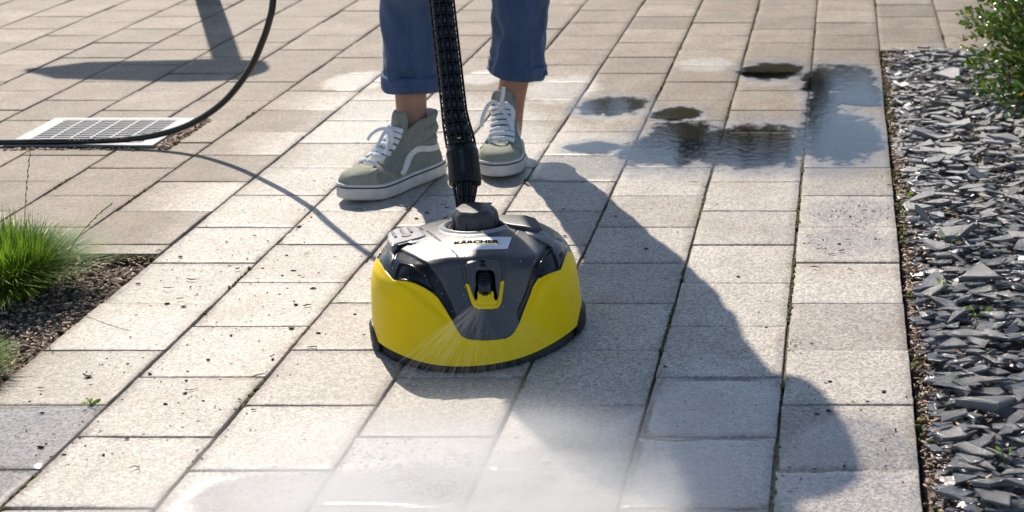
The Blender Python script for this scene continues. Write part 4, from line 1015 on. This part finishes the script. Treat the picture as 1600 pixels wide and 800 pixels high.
    # padded heel counter in suede
    for s_ in (-1, 1):
        m = MB(); path = [(-.232, .050), (-.205, .0595), (-.188, .056), (-.176, .047), (-.168, .036)]
        q = [side_pt(y, z, s_, .0008) for y, z in path]; q = [p for p in q if p is not None]
        if len(q) > 2: m.tube(catmull(q, 5), [(.0032, .0012)] * ((len(q) - 1) * 5 + 1), 8, flat=(s_ * mirror, 0, .3)); m.build('seam_piping', M_sue, up_)
    # wavy white side stripe
    for s_ in (-1, 1):
        cen_ = [(-.148, .046), (-.140, .043), (-.130, .050), (-.118, .060), (-.105, .070), (-.090, .0765), (-.075, .077), (-.058, .0725), (-.040, .069), (-.022, .0675), (-.008, .0670)]
        wds = [.0035, .0065, .0075, .0072, .0068, .0066, .0065, .0065, .0065, .0066, .0066]
        cc = catmull([(a, b_, 0) for a, b_ in cen_], 5); ww = np.interp(np.linspace(0, 1, len(cc)), np.linspace(0, 1, len(wds)), wds); vs = []; fs = []
        ok = []
        for i, p in enumerate(cc):
            t_ = np.array(cc[min(i + 1, len(cc) - 1)]) - np.array(cc[max(i - 1, 0)]); t_ /= np.linalg.norm(t_); nn_ = np.array([-t_[1], t_[0]])
            row = [side_pt(p[0] + nn_[0] * ww[i] * f_, p[1] + nn_[1] * ww[i] * f_, s_, .0016) for f_ in (-1, -.5, 0, .5, 1)]
            ok.append(row)
        ok = [r_ for r_ in ok if all(x is not None for x in r_)]
        for r_ in ok: vs += r_
        for i in range(len(ok) - 1):
            for j in range(4): fs.append((i * 5 + j, i * 5 + j + 1, i * 5 + j + 6, i * 5 + j + 5))
        o = mesh('side_stripe', vs, fs, M_strp, up_); md = o.modifiers.new('t', 'SOLIDIFY'); md.thickness = .0016; md.offset = 0
    # padded collar bands seams
    for s_ in (-1, 1):
        for z in (.0875, .1005, .1135):
            q = [side_pt(y, z + .006 * (1 - sstep(-y, .0, .07)), s_, .0002) for y in (-.012, -.03, -.05, -.066)]; q = [p for p in q if p is not None]
            if len(q) > 2: m = MB(); m.tube(q, .0009, 6); m.build('collar_seam', M_can, up_)
    # tongue: rises out of the collar at the front
    def front(z): return -max(-q[1] for q in outline(z, L))
    tg = []
    for i in range(13):
        z = .085 + .078 * i / 12; y = front(min(z, .136)) + (0 if z < .136 else (z - .136) * .10) + .004; w_ = .024 if i < 9 else .024 * math.sqrt(max(0.02, 1 - ((i - 8) / 4.6) ** 2)); tg.append([X((x_ * w_, y + .012 * x_ * x_, z)) for x_ in np.linspace(-1, 1, 11)])
    b = MB(); b.v = [tuple(p) for r_ in tg for p in r_]; b.f = [(i * 11 + j, i * 11 + j + 1, i * 11 + j + 12, i * 11 + j + 11) for i in range(12) for j in range(10)]
    to = b.build('tongue', M_can, sh); md = to.modifiers.new('t', 'SOLIDIFY'); md.thickness = .007; md.offset = 0; md2 = to.modifiers.new('b', 'SUBSURF'); md2.levels = 1; md2.render_levels = 1
    # laces: seven crossings, flat ribbons
    zl = [.068, .0755, .084, .0935, .1035, .1135, .1235]
    def lace_pt(x, z, lift=.004): 
        y = front(z); return X((x, y + 12.5 * x * x - lift, z + lift * .8 + (.0025 if z < .08 else 0)))
    ln = 0
    for i, z in enumerate(zl):
        for s_ in (-1, 1):
            w_ = .0285 - .0008 * i; z2 = zl[i] - .004; z3 = zl[min(i + 1, 6)] - .004 if i < 6 else z
            pts = [lace_pt(s_ * w_, z - .001, .001), lace_pt(s_ * w_ * .62, z + .001, .0045), lace_pt(s_ * w_ * .2, z + (z3 - z) * .25 + .001, .0062), lace_pt(-s_ * w_ * .3, z + (z3 - z) * .5, .0050)]
            m = MB(); m.tube(catmull(pts, 5), [(.0050, .0010)] * 16, 8, flat=(0, -.75, .66)); m.build('lace', M_lace, sh)
    kn = lace_pt(0, .1235, .010)
    bm = bmesh.new(); bmesh.ops.create_icosphere(bm, subdivisions=2, radius=.0075); 
    for v in bm.verts: v.co = v.co * (1 + .2 * noise.noise(v.co * 300)) + kn
    me = bpy.data.meshes.new('lace_knot'); bm.to_mesh(me); bm.free(); me.polygons.foreach_set('use_smooth', [True] * len(me.polygons)); link('lace_knot', me, M_lace, sh)
    loops = [[(0, 0, 0), (.016, -.010, .014), (.030, -.018, .004), (.042, -.020, -.022), (.044, -.018, -.040)], [(0, 0, 0), (-.012, -.012, .010), (-.026, -.016, -.006), (-.022, -.018, -.030), (-.008, -.016, -.044)],
             [(0, 0, 0), (.006, -.012, -.012), (.010, -.026, -.034), (.006, -.040, -.052)], [(0, 0, 0), (-.008, -.012, -.014), (-.020, -.026, -.030), (-.024, -.036, -.046)]]
    if mirror > 0: loops = [[(-x, y, z) for x, y, z in q] for q in loops]; loops[0] = [(0, 0, 0), (-.020, -.012, -.004), (-.038, -.018, -.016), (-.050, -.020, -.030)]
    else: loops[2] = [(0, 0, 0), (-.002, -.004, .014), (-.006, -.002, .030), (-.008, 0, .044)]
    for q in loops:
        pts = [kn + X((x * 1.0, y, z)) for x, y, z in q]; m = MB(); c_ = catmull(pts, 6); m.tube(c_, [(.0042, .0013)] * len(c_), 8, flat=(.3, -.8, .5)); m.build('lace_end', M_lace, sh)
    return sh
sneaker((-.893, 3.197, 0), math.atan2(-.56, .83), 'sage green high top sneaker on the left, toe turned to the left with a white wavy stripe on its side', 1)
sneaker((-.782, 3.395, 0), math.atan2(.13, .99), 'sage green high top sneaker on the right, toe pointing straight at the camera', -1)

# ------------------------------------------------------------------ plants
t = NT('grass_blade'); tn_ = t.attr('tone').outputs['Fac']; c_ = t.mix(t.ramp(tn_, .0, .85), (.06, .15, .012), (.24, .40, .04)); c_ = t.mix(t.ramp(tn_, .90, .97), c_, (.30, .22, .07))
b = t.bsdf(c_, .38); tr = t.n('ShaderNodeBsdfTranslucent'); t.l(c_, tr.inputs[0]); ms = t.n('ShaderNodeMixShader', i_0=.42); t.l(b, ms.inputs[1]); t.l(tr, ms.inputs[2]); t.l(ms, t.out.inputs[0]); M_grass = t.m
def tuft(name, c, R0, H, n_, label, spread=1., seed=1):
    r_ = np.random.default_rng(seed); vs = []; fs = []; tn = []
    for _ in range(n_):
        a = r_.uniform(0, 2 * PI); d0 = R0 * .45 * math.sqrt(r_.random()); out_ = r_.uniform(.0, 1) ** .8; h_ = H * r_.uniform(.55, 1.1) * (1 - .25 * out_); bend = out_ * spread * H * r_.uniform(.5, 1.1)
        a2 = a + r_.normal(0, .5); w_ = r_.uniform(.0006, .0012); b0 = len(vs); tone_ = r_.random(); side_ = Vector((-math.sin(a2), math.cos(a2), 0))
        for i in range(6):
            u = i / 5; p = Vector((math.cos(a) * d0 + math.cos(a2) * bend * u ** 1.7, math.sin(a) * d0 + math.sin(a2) * bend * u ** 1.7, h_ * (u - .32 * out_ * u ** 3) - .012)); ww = w_ * (1 - u ** 2.5) + .0001
            vs += [p - side_ * ww, p + side_ * ww]; tn += [tone_, tone_]
        fs += [(b0 + 2 * i, b0 + 2 * i + 1, b0 + 2 * i + 3, b0 + 2 * i + 2) for i in range(5)]
    root = empty(name, c); tag(root, label, 'grass plant')
    o = mesh('blades', vs, fs, M_grass, root, smooth=False); add_attr(o.data, 'tone', tn); return root
gx_, gy_, _ = P(20, 470); T1 = tuft('grass_tuft', (gx_ - .035, gy_ + .055, 0), .135, .145, 4200, 'bright green grass tuft at the left edge, beside the pavement corner', 1.15, 3)
gx2, gy2, _ = P(-60, 600); tuft('grass_tuft', (gx2 - .02, gy2 + .02, 0), .10, .085, 2200, 'smaller bluish grass tuft half cut off by the left edge, below the bright one', .95, 4)
m = MB()
for pts, r_ in (([(37,400,.03),(38,350,.10),(42,290,.18),(47,240,.25)], .0006), ([(95,420,.03),(120,375,.06),(150,340,.09),(172,322,.105)], .0006)):
    # stalks stand at the depth of the tuft: bend them in its plane
    q = []
    for px, py, z in pts:
        Y_ = gy_ + .03; k_ = Y_
        # height of the point seen at that pixel in the plane Y = Y_
        s_ = py + 470.; zz_ = CAM_H - Y_ / (FPX * SE * SE / s_ - TN); q.append(Vector((P(px, py, zz_)[0], Y_, max(zz_, 0))) - Vector(T1.location))
    c2 = catmull(q, 6); m = MB(); m.tube(c2, np.linspace(r_ * 1.3, r_ * .7, len(c2)), 5)
    for i in range(10):
        e = c2[-1 - i]; d_ = Vector(c2[-1]) - Vector(c2[-4]); d_.normalize(); sd_ = Vector((1 if i % 2 else -1, .3, .2)) * .0010
        m.tube([Vector(e), Vector(e) + d_ * .004 + sd_, Vector(e) + d_ * .0085 + sd_ * .8], [.0004, .0012, .0003], 5)
    o = m.build('seed_stalk', M_grass, T1); add_attr(o.data, 'tone', np.full(len(o.data.vertices), .8))
# leaves
t = NT('shrub_leaf'); tn_ = t.attr('tone').outputs['Fac']; c_ = t.mix(t.ramp(tn_, .0, .9), (.055, .125, .015), (.18, .30, .05)); c_ = t.mix(t.ramp(tn_, .965, .98), c_, (.55, .42, .02))
b = t.bsdf(c_, .27); tr = t.n('ShaderNodeBsdfTranslucent'); t.l(c_, tr.inputs[0]); ms = t.n('ShaderNodeMixShader', i_0=.22); t.l(b, ms.inputs[1]); t.l(tr, ms.inputs[2]); t.l(ms, t.out.inputs[0]); M_leaf = t.m
M_stem = simple('stem_bark', (.11, .075, .045), .8)
def leaves(name, pts, dirs, size, m, parent, r_, tones=None, wd=.5):
    vs = []; fs = []; tn = []
    for p, d_ in zip(pts, dirs):
        L = size * r_.uniform(.6, 1.25); d_ = d_.normalized(); s_ = d_.cross(Vector(r_.normal(0, 1, 3))).normalized(); n_ = s_.cross(d_); b0 = len(vs); w_ = L * wd * .5
        for u, ww, hh in ((0, .08, 0), (.25, .75, .05), (.55, 1., .06), (.82, .65, .02), (1., .04, -.04)):
            c0 = p + d_ * L * u + n_ * L * hh; vs += [c0 - s_ * w_ * ww + n_ * L * .06 * ww, c0, c0 + s_ * w_ * ww + n_ * L * .06 * ww]
        for i in range(4): fs += [(b0 + 3 * i, b0 + 3 * i + 1, b0 + 3 * i + 4, b0 + 3 * i + 3), (b0 + 3 * i + 1, b0 + 3 * i + 2, b0 + 3 * i + 5, b0 + 3 * i + 4)]
        tn += [r_.random()] * 15
    o = mesh(name, vs, fs, m, parent); add_attr(o.data, 'tone', tn); return o
def shrub(loc, rad_, nsh, label, size=.022, seed=5):
    r_ = np.random.default_rng(seed); root = empty('evergreen_shrub', loc); tag(root, label, 'shrub'); st = MB(); lp_ = []; ld_ = []
    for _ in range(nsh):
        a = r_.uniform(0, 2 * PI); el_ = r_.uniform(-.25, 1.4); d_ = Vector((math.cos(a) * math.cos(el_), math.sin(a) * math.cos(el_), math.sin(el_) * .95 + .1)); L = rad_ * r_.uniform(.65, 1.15)
        p0 = Vector((0, 0, .06)) + d_ * L * .35; q = [Vector((0, 0, .03)), p0]; 
        for i in range(4): q.append(p0 + d_ * L * .65 * (i + 1) / 4 + Vector(r_.normal(0, .012, 3)))
        c_ = [Vector(x) for x in catmull(q, 3)]; st.tube(c_, np.linspace(.003, .0009, len(c_)), 5)
        for i in range(len(c_) // 3, len(c_)):
            for _k in range(3):
                lp_.append(c_[i] + Vector(r_.normal(0, .004, 3))); ld_.append((c_[i] - c_[i - 1]).normalized() * .7 + Vector(r_.normal(0, .6, 3)) + Vector((0, 0, .25)))
    st.build('branches', M_stem, root); leaves('foliage', lp_, ld_, size, M_leaf, root, r_); return root
shrub((.735, 3.88, .0), .40, 950, 'dense evergreen shrub with small glossy leaves at the top right, beside the slate bed', .021, 5)
t = NT('sprout_leaf'); b = t.bsdf((.20, .30, .03), .45); tr = t.n('ShaderNodeBsdfTranslucent', i_0=(.25, .40, .04, 1)); ms = t.n('ShaderNodeMixShader', i_0=.4); t.l(b, ms.inputs[1]); t.l(tr, ms.inputs[2]); t.l(ms, t.out.inputs[0]); M_spr = t.m
for i, (px, py, h_, lb) in enumerate([(1481, 400, .025, 'tiny two leaved green seedling between slates, the upper of the weeds'), (1528, 518, .022, 'small yellow green weed sprouting among the slates at mid height'),
        (1478, 465, .018, 'little weed close to the pavement edge beside the slates'), (1573, 742, .02, 'small green weed low at the right among wet slates'), (1412, 325, .016, 'tiny reddish sprout at the pavement edge in the upper slate bed'), (142, 636, .008, 'flat bit of grass growing in the joint near the lower left')]):
    x, y, _ = P(px, py); r_ = np.random.default_rng(60 + i); root = empty('weed_sprout', (x, y, .015 if px > 500 else 0)); tag(root, lb, 'weed')
    ps = []; ds = []; m = MB()
    for k in range(5 if h_ > .017 else 9):
        a = r_.uniform(0, 2 * PI); tip = Vector((math.cos(a) * h_ * .5, math.sin(a) * h_ * .5, h_ * r_.uniform(.5, 1))); m.tube([(0, 0, -.01), tip * .6, tip], .0004, 5); ps.append(tip); ds.append(Vector((math.cos(a), math.sin(a), .25)))
    m.build('stem', M_spr, root); leaves('leaf', ps, ds, .010, M_spr, root, r_, wd=.6)

# ------------------------------------------------------------------ beyond the frame: garden lamp (its shadow falls into the photo) and trees (mirrored in the puddles)
hx, hy, _ = P(245, 113); lh = 1.25; off_ = Vector((SUN_DIR.x, SUN_DIR.y, 0)) * lh / math.tan(SUN_EL)
lamp = empty('garden_lamp', (hx + off_.x + .20, hy + off_.y + .02, 0)); tag(lamp, 'garden lamp with flat oval head whose shadow falls on the paving, top left', 'garden lamp')
M_post = simple('dark_lamp_metal', (.05, .05, .052), .45, .6)
m = MB(); m.tube([(0, 0, 0), (0, 0, .02), (0, 0, .021), (0, 0, lh)], [.075, .075, .04, .040], 24); m.build('post', M_post, lamp)
m = MB(); m.tube([(-.58, 0, lh), (-.45, 0, lh), (-.1, 0, lh), (.06, 0, lh), (.10, 0, lh)], [(.01, .01), (.10, .035), (.13, .05), (.11, .05), (.03, .02)], 24, flat=(0, 0, 1)); m.build('lamp_head', M_post, lamp)

t = NT('tree_leaf'); tn_ = t.attr('tone').outputs['Fac']; t.bsdf(t.mix(tn_, (.03, .05, .012), (.07, .10, .025)), .6); M_tl = t.m
def tree(x, y, H, seed, wd_):
    r_ = np.random.default_rng(seed); root = empty('garden_tree', (x, y, -.05)); st = MB(); st.tube([(0, 0, 0), (.1, 0, H * .3), (0, .1, H * .6), (.1, 0, H * .9)], [.22, .17, .10, .03], 10)
    ps = []; ds = []
    for _ in range(46):
        a = r_.uniform(0, 2 * PI); z = H * r_.uniform(.22, .95); rr_ = wd_ * math.sin(min(PI, (z / H - .1) / .95 * PI)) * r_.uniform(.5, 1.05); c0 = Vector((math.cos(a) * rr_, math.sin(a) * rr_, z))
        st.tube([(0, 0, z * .75), tuple(c0 * .6 + Vector((0, 0, z * .35))), tuple(c0)], [.06, .035, .012], 6); k = r_.uniform(.2, .4)
        for _k in range(60): ps.append(c0 + Vector(r_.normal(0, k, 3))); ds.append(Vector(r_.normal(0, 1, 3)))
    st.build('trunk', M_stem, root); leaves('crown', ps, ds, .38, M_tl, root, r_, wd=.8); return root
for i, (x, y, H, wd_) in enumerate([(-4.1, 24, 4.7, .3), (-2.3, 24, 5.7, .5), (-1.3, 24, 5.9, .5), (.15, 25, 4.7, .5)]):
    o = tree(x, y, H, 80 + i, wd_); tag(o, 'dark leafy tree far beyond the paving, seen only mirrored in the puddles', 'tree', 'trees mirrored in the puddles')

# ------------------------------------------------------------------ water spray
t = NT('spray_water'); tb = t.n('ShaderNodeBsdfTransparent'); b = t.bsdf((.9, .92, .95), .25, Transmission_Weight=.0); tr = t.n('ShaderNodeBsdfTranslucent', i_0=(.92, .94, .97, 1)); m1 = t.n('ShaderNodeMixShader', i_0=.6); t.l(b, m1.inputs[1]); t.l(tr, m1.inputs[2])
ms = t.n('ShaderNodeMixShader', i_0=.022); t.l(tb, ms.inputs[1]); t.l(m1, ms.inputs[2]); t.l(ms, t.out.inputs[0]); M_spray = t.m
C2W = Matrix.Translation(CC) @ Matrix.Rotation(CA, 4, 'Z')
tipw = C2W @ (n0 + fw * .015)
spray = empty('water_spray', tipw); tag(spray, 'fan of white water spray bursting from the nozzle of the cleaner onto the pavers', 'water spray')
fdir = (Matrix.Rotation(CA, 3, 'Z') @ Vector((0, -1, 0)))
sdir = (Matrix.Rotation(CA, 3, 'Z') @ Vector((1, 0, 0)))
m = MB()
for i in range(1500):
    a = R(rng.uniform(-47, 47)); hit_d = .33 + rng.normal(0, .02); e = fdir * hit_d + sdir * math.tan(a) * hit_d * .9 + Vector((0, 0, -tipw.z + .004)); e += Vector((0, 0, rng.normal(0, .004)))
    u0 = rng.uniform(.0, .85); u1 = min(1, u0 + rng.uniform(.04, .22)); p0, p1 = e * u0, e * u1; r0_ = .0002 + .0003 * u0
    m.tube([p0, (p0 + p1) / 2, p1], [r0_ * .3, r0_, r0_ * .4], 4)
o = m.build('spray_streaks', M_spray, spray); tag(o, kind='stuff')
sp_v = []; sp_f = []
oc = np.array([(1, 0, 0), (-1, 0, 0), (0, 1, 0), (0, -1, 0), (0, 0, 1), (0, 0, -1)], float); of = np.array([(0, 2, 4), (2, 1, 4), (1, 3, 4), (3, 0, 4), (2, 0, 5), (1, 2, 5), (3, 1, 5), (0, 3, 5)])
DN = 5200
for i in range(DN):
    q = rng.random()
    if q < .3:
        a = R(rng.uniform(-48, 48)); e = fdir * .36 + sdir * math.tan(a) * .34 + Vector((0, 0, -tipw.z)); p = e * rng.uniform(.1, 1) + Vector(rng.normal(0, .004, 3))
    else:
        p = fdir * (.30 + abs(rng.normal(0, .16))) + sdir * rng.normal(0, .26) + Vector((0, 0, -tipw.z + .002 + rng.exponential(.018)))
    r_ = rng.uniform(.0002, .0007); sp_v.append(oc * r_ + np.array(p)); sp_f.append(of + 6 * i)
o = npmesh('droplets', np.concatenate(sp_v), np.concatenate(sp_f), M_spray, spray); tag(o, kind='stuff')
# airborne mist: scattering fog that is densest over the strip where the jet lands
t = NT('water_mist'); co = t.obj_co(); geo = t.n('ShaderNodeTexCoord')
mpg = t.n('ShaderNodeMapping'); t.l(co, mpg.inputs[0]); 
vl = t.n('ShaderNodeVectorMath', operation='LENGTH'); 
mpg.inputs['Scale'].default_value = (1, 1, 1)
t.l(mpg.outputs[0], vl.inputs[0]); dist = vl.outputs['Value']
fall = t.ramp(dist, 1.0, .15); nz1 = t.noise(3.4, 6, .68, co); den = t.math('MULTIPLY', t.math('MULTIPLY', fall, fall), t.ramp(nz1, .28, .72))
pvn = t.n('ShaderNodeVolumePrincipled'); pvn.inputs['Color'].default_value = (.98, .985, 1, 1); pvn.inputs['Anisotropy'].default_value = .45
t.l(t.math('MULTIPLY', den, 22.), pvn.inputs['Density']); t.l(pvn, t.out.inputs['Volume']); M_mist = t.m
bm = bmesh.new(); bmesh.ops.create_icosphere(bm, subdivisions=3, radius=1.0); me = bpy.data.meshes.new('mist'); bm.to_mesh(me); bm.free()
mist = link('mist', me, M_mist, spray); mist.location = Vector((-.50, 1.66, .04)) - tipw; mist.scale = (.58, .36, .13); mist.rotation_euler = (0, 0, CA * .5); tag(mist, kind='stuff')
# ------------------------------------------------------------------ drops of water standing on the wet slabs
t = NT('water_drop'); t.bsdf((.30, .29, .28), .04, 0, .8); M_drop = t.m
v = []; f = []; o_ = 0; bm = bmesh.new(); bmesh.ops.create_icosphere(bm, subdivisions=2, radius=1); iv = np.array([x.co[:] for x in bm.verts]); jf = np.array([[q.index for q in x.verts] for x in bm.faces]); bm.free()
for (px, py, n_, sx, sy) in [(1130,235,260,120,26),(1310,190,170,50,45),(960,200,120,60,40),(660,745,700,130,34),(800,740,300,180,34),(640,700,100,120,20),(1330,350,110,50,30),(880,150,50,40,20),(560,300,60,160,60),(60,690,20,60,30),(1200,640,60,160,60),(1205,118,40,40,12),(200,120,50,160,60),(1000,300,120,160,50)]:
    for _ in range(n_):
        a, b_ = px + rng.normal(0, sx * .6), py + rng.normal(0, sy * .6)
        if not 20 < b_ < 798: continue
        x, y, _z = P(a, b_); 
        if x > XE - .003: continue
        if x < -1.29 and y < YB: continue
        r_ = rng.uniform(.0005, .0013) * (1.7 if py > 700 else 1); v.append(iv * (r_ * rng.uniform(1, 1.6), r_, r_ * .55) + (x, y, -.0002)); f.append(jf + o_); o_ += len(iv)
o = npmesh('water_drops', np.concatenate(v), np.concatenate(f), M_drop); tag(o, 'tiny glinting drops of water scattered on the wet pavers', 'water drops', kind='stuff')
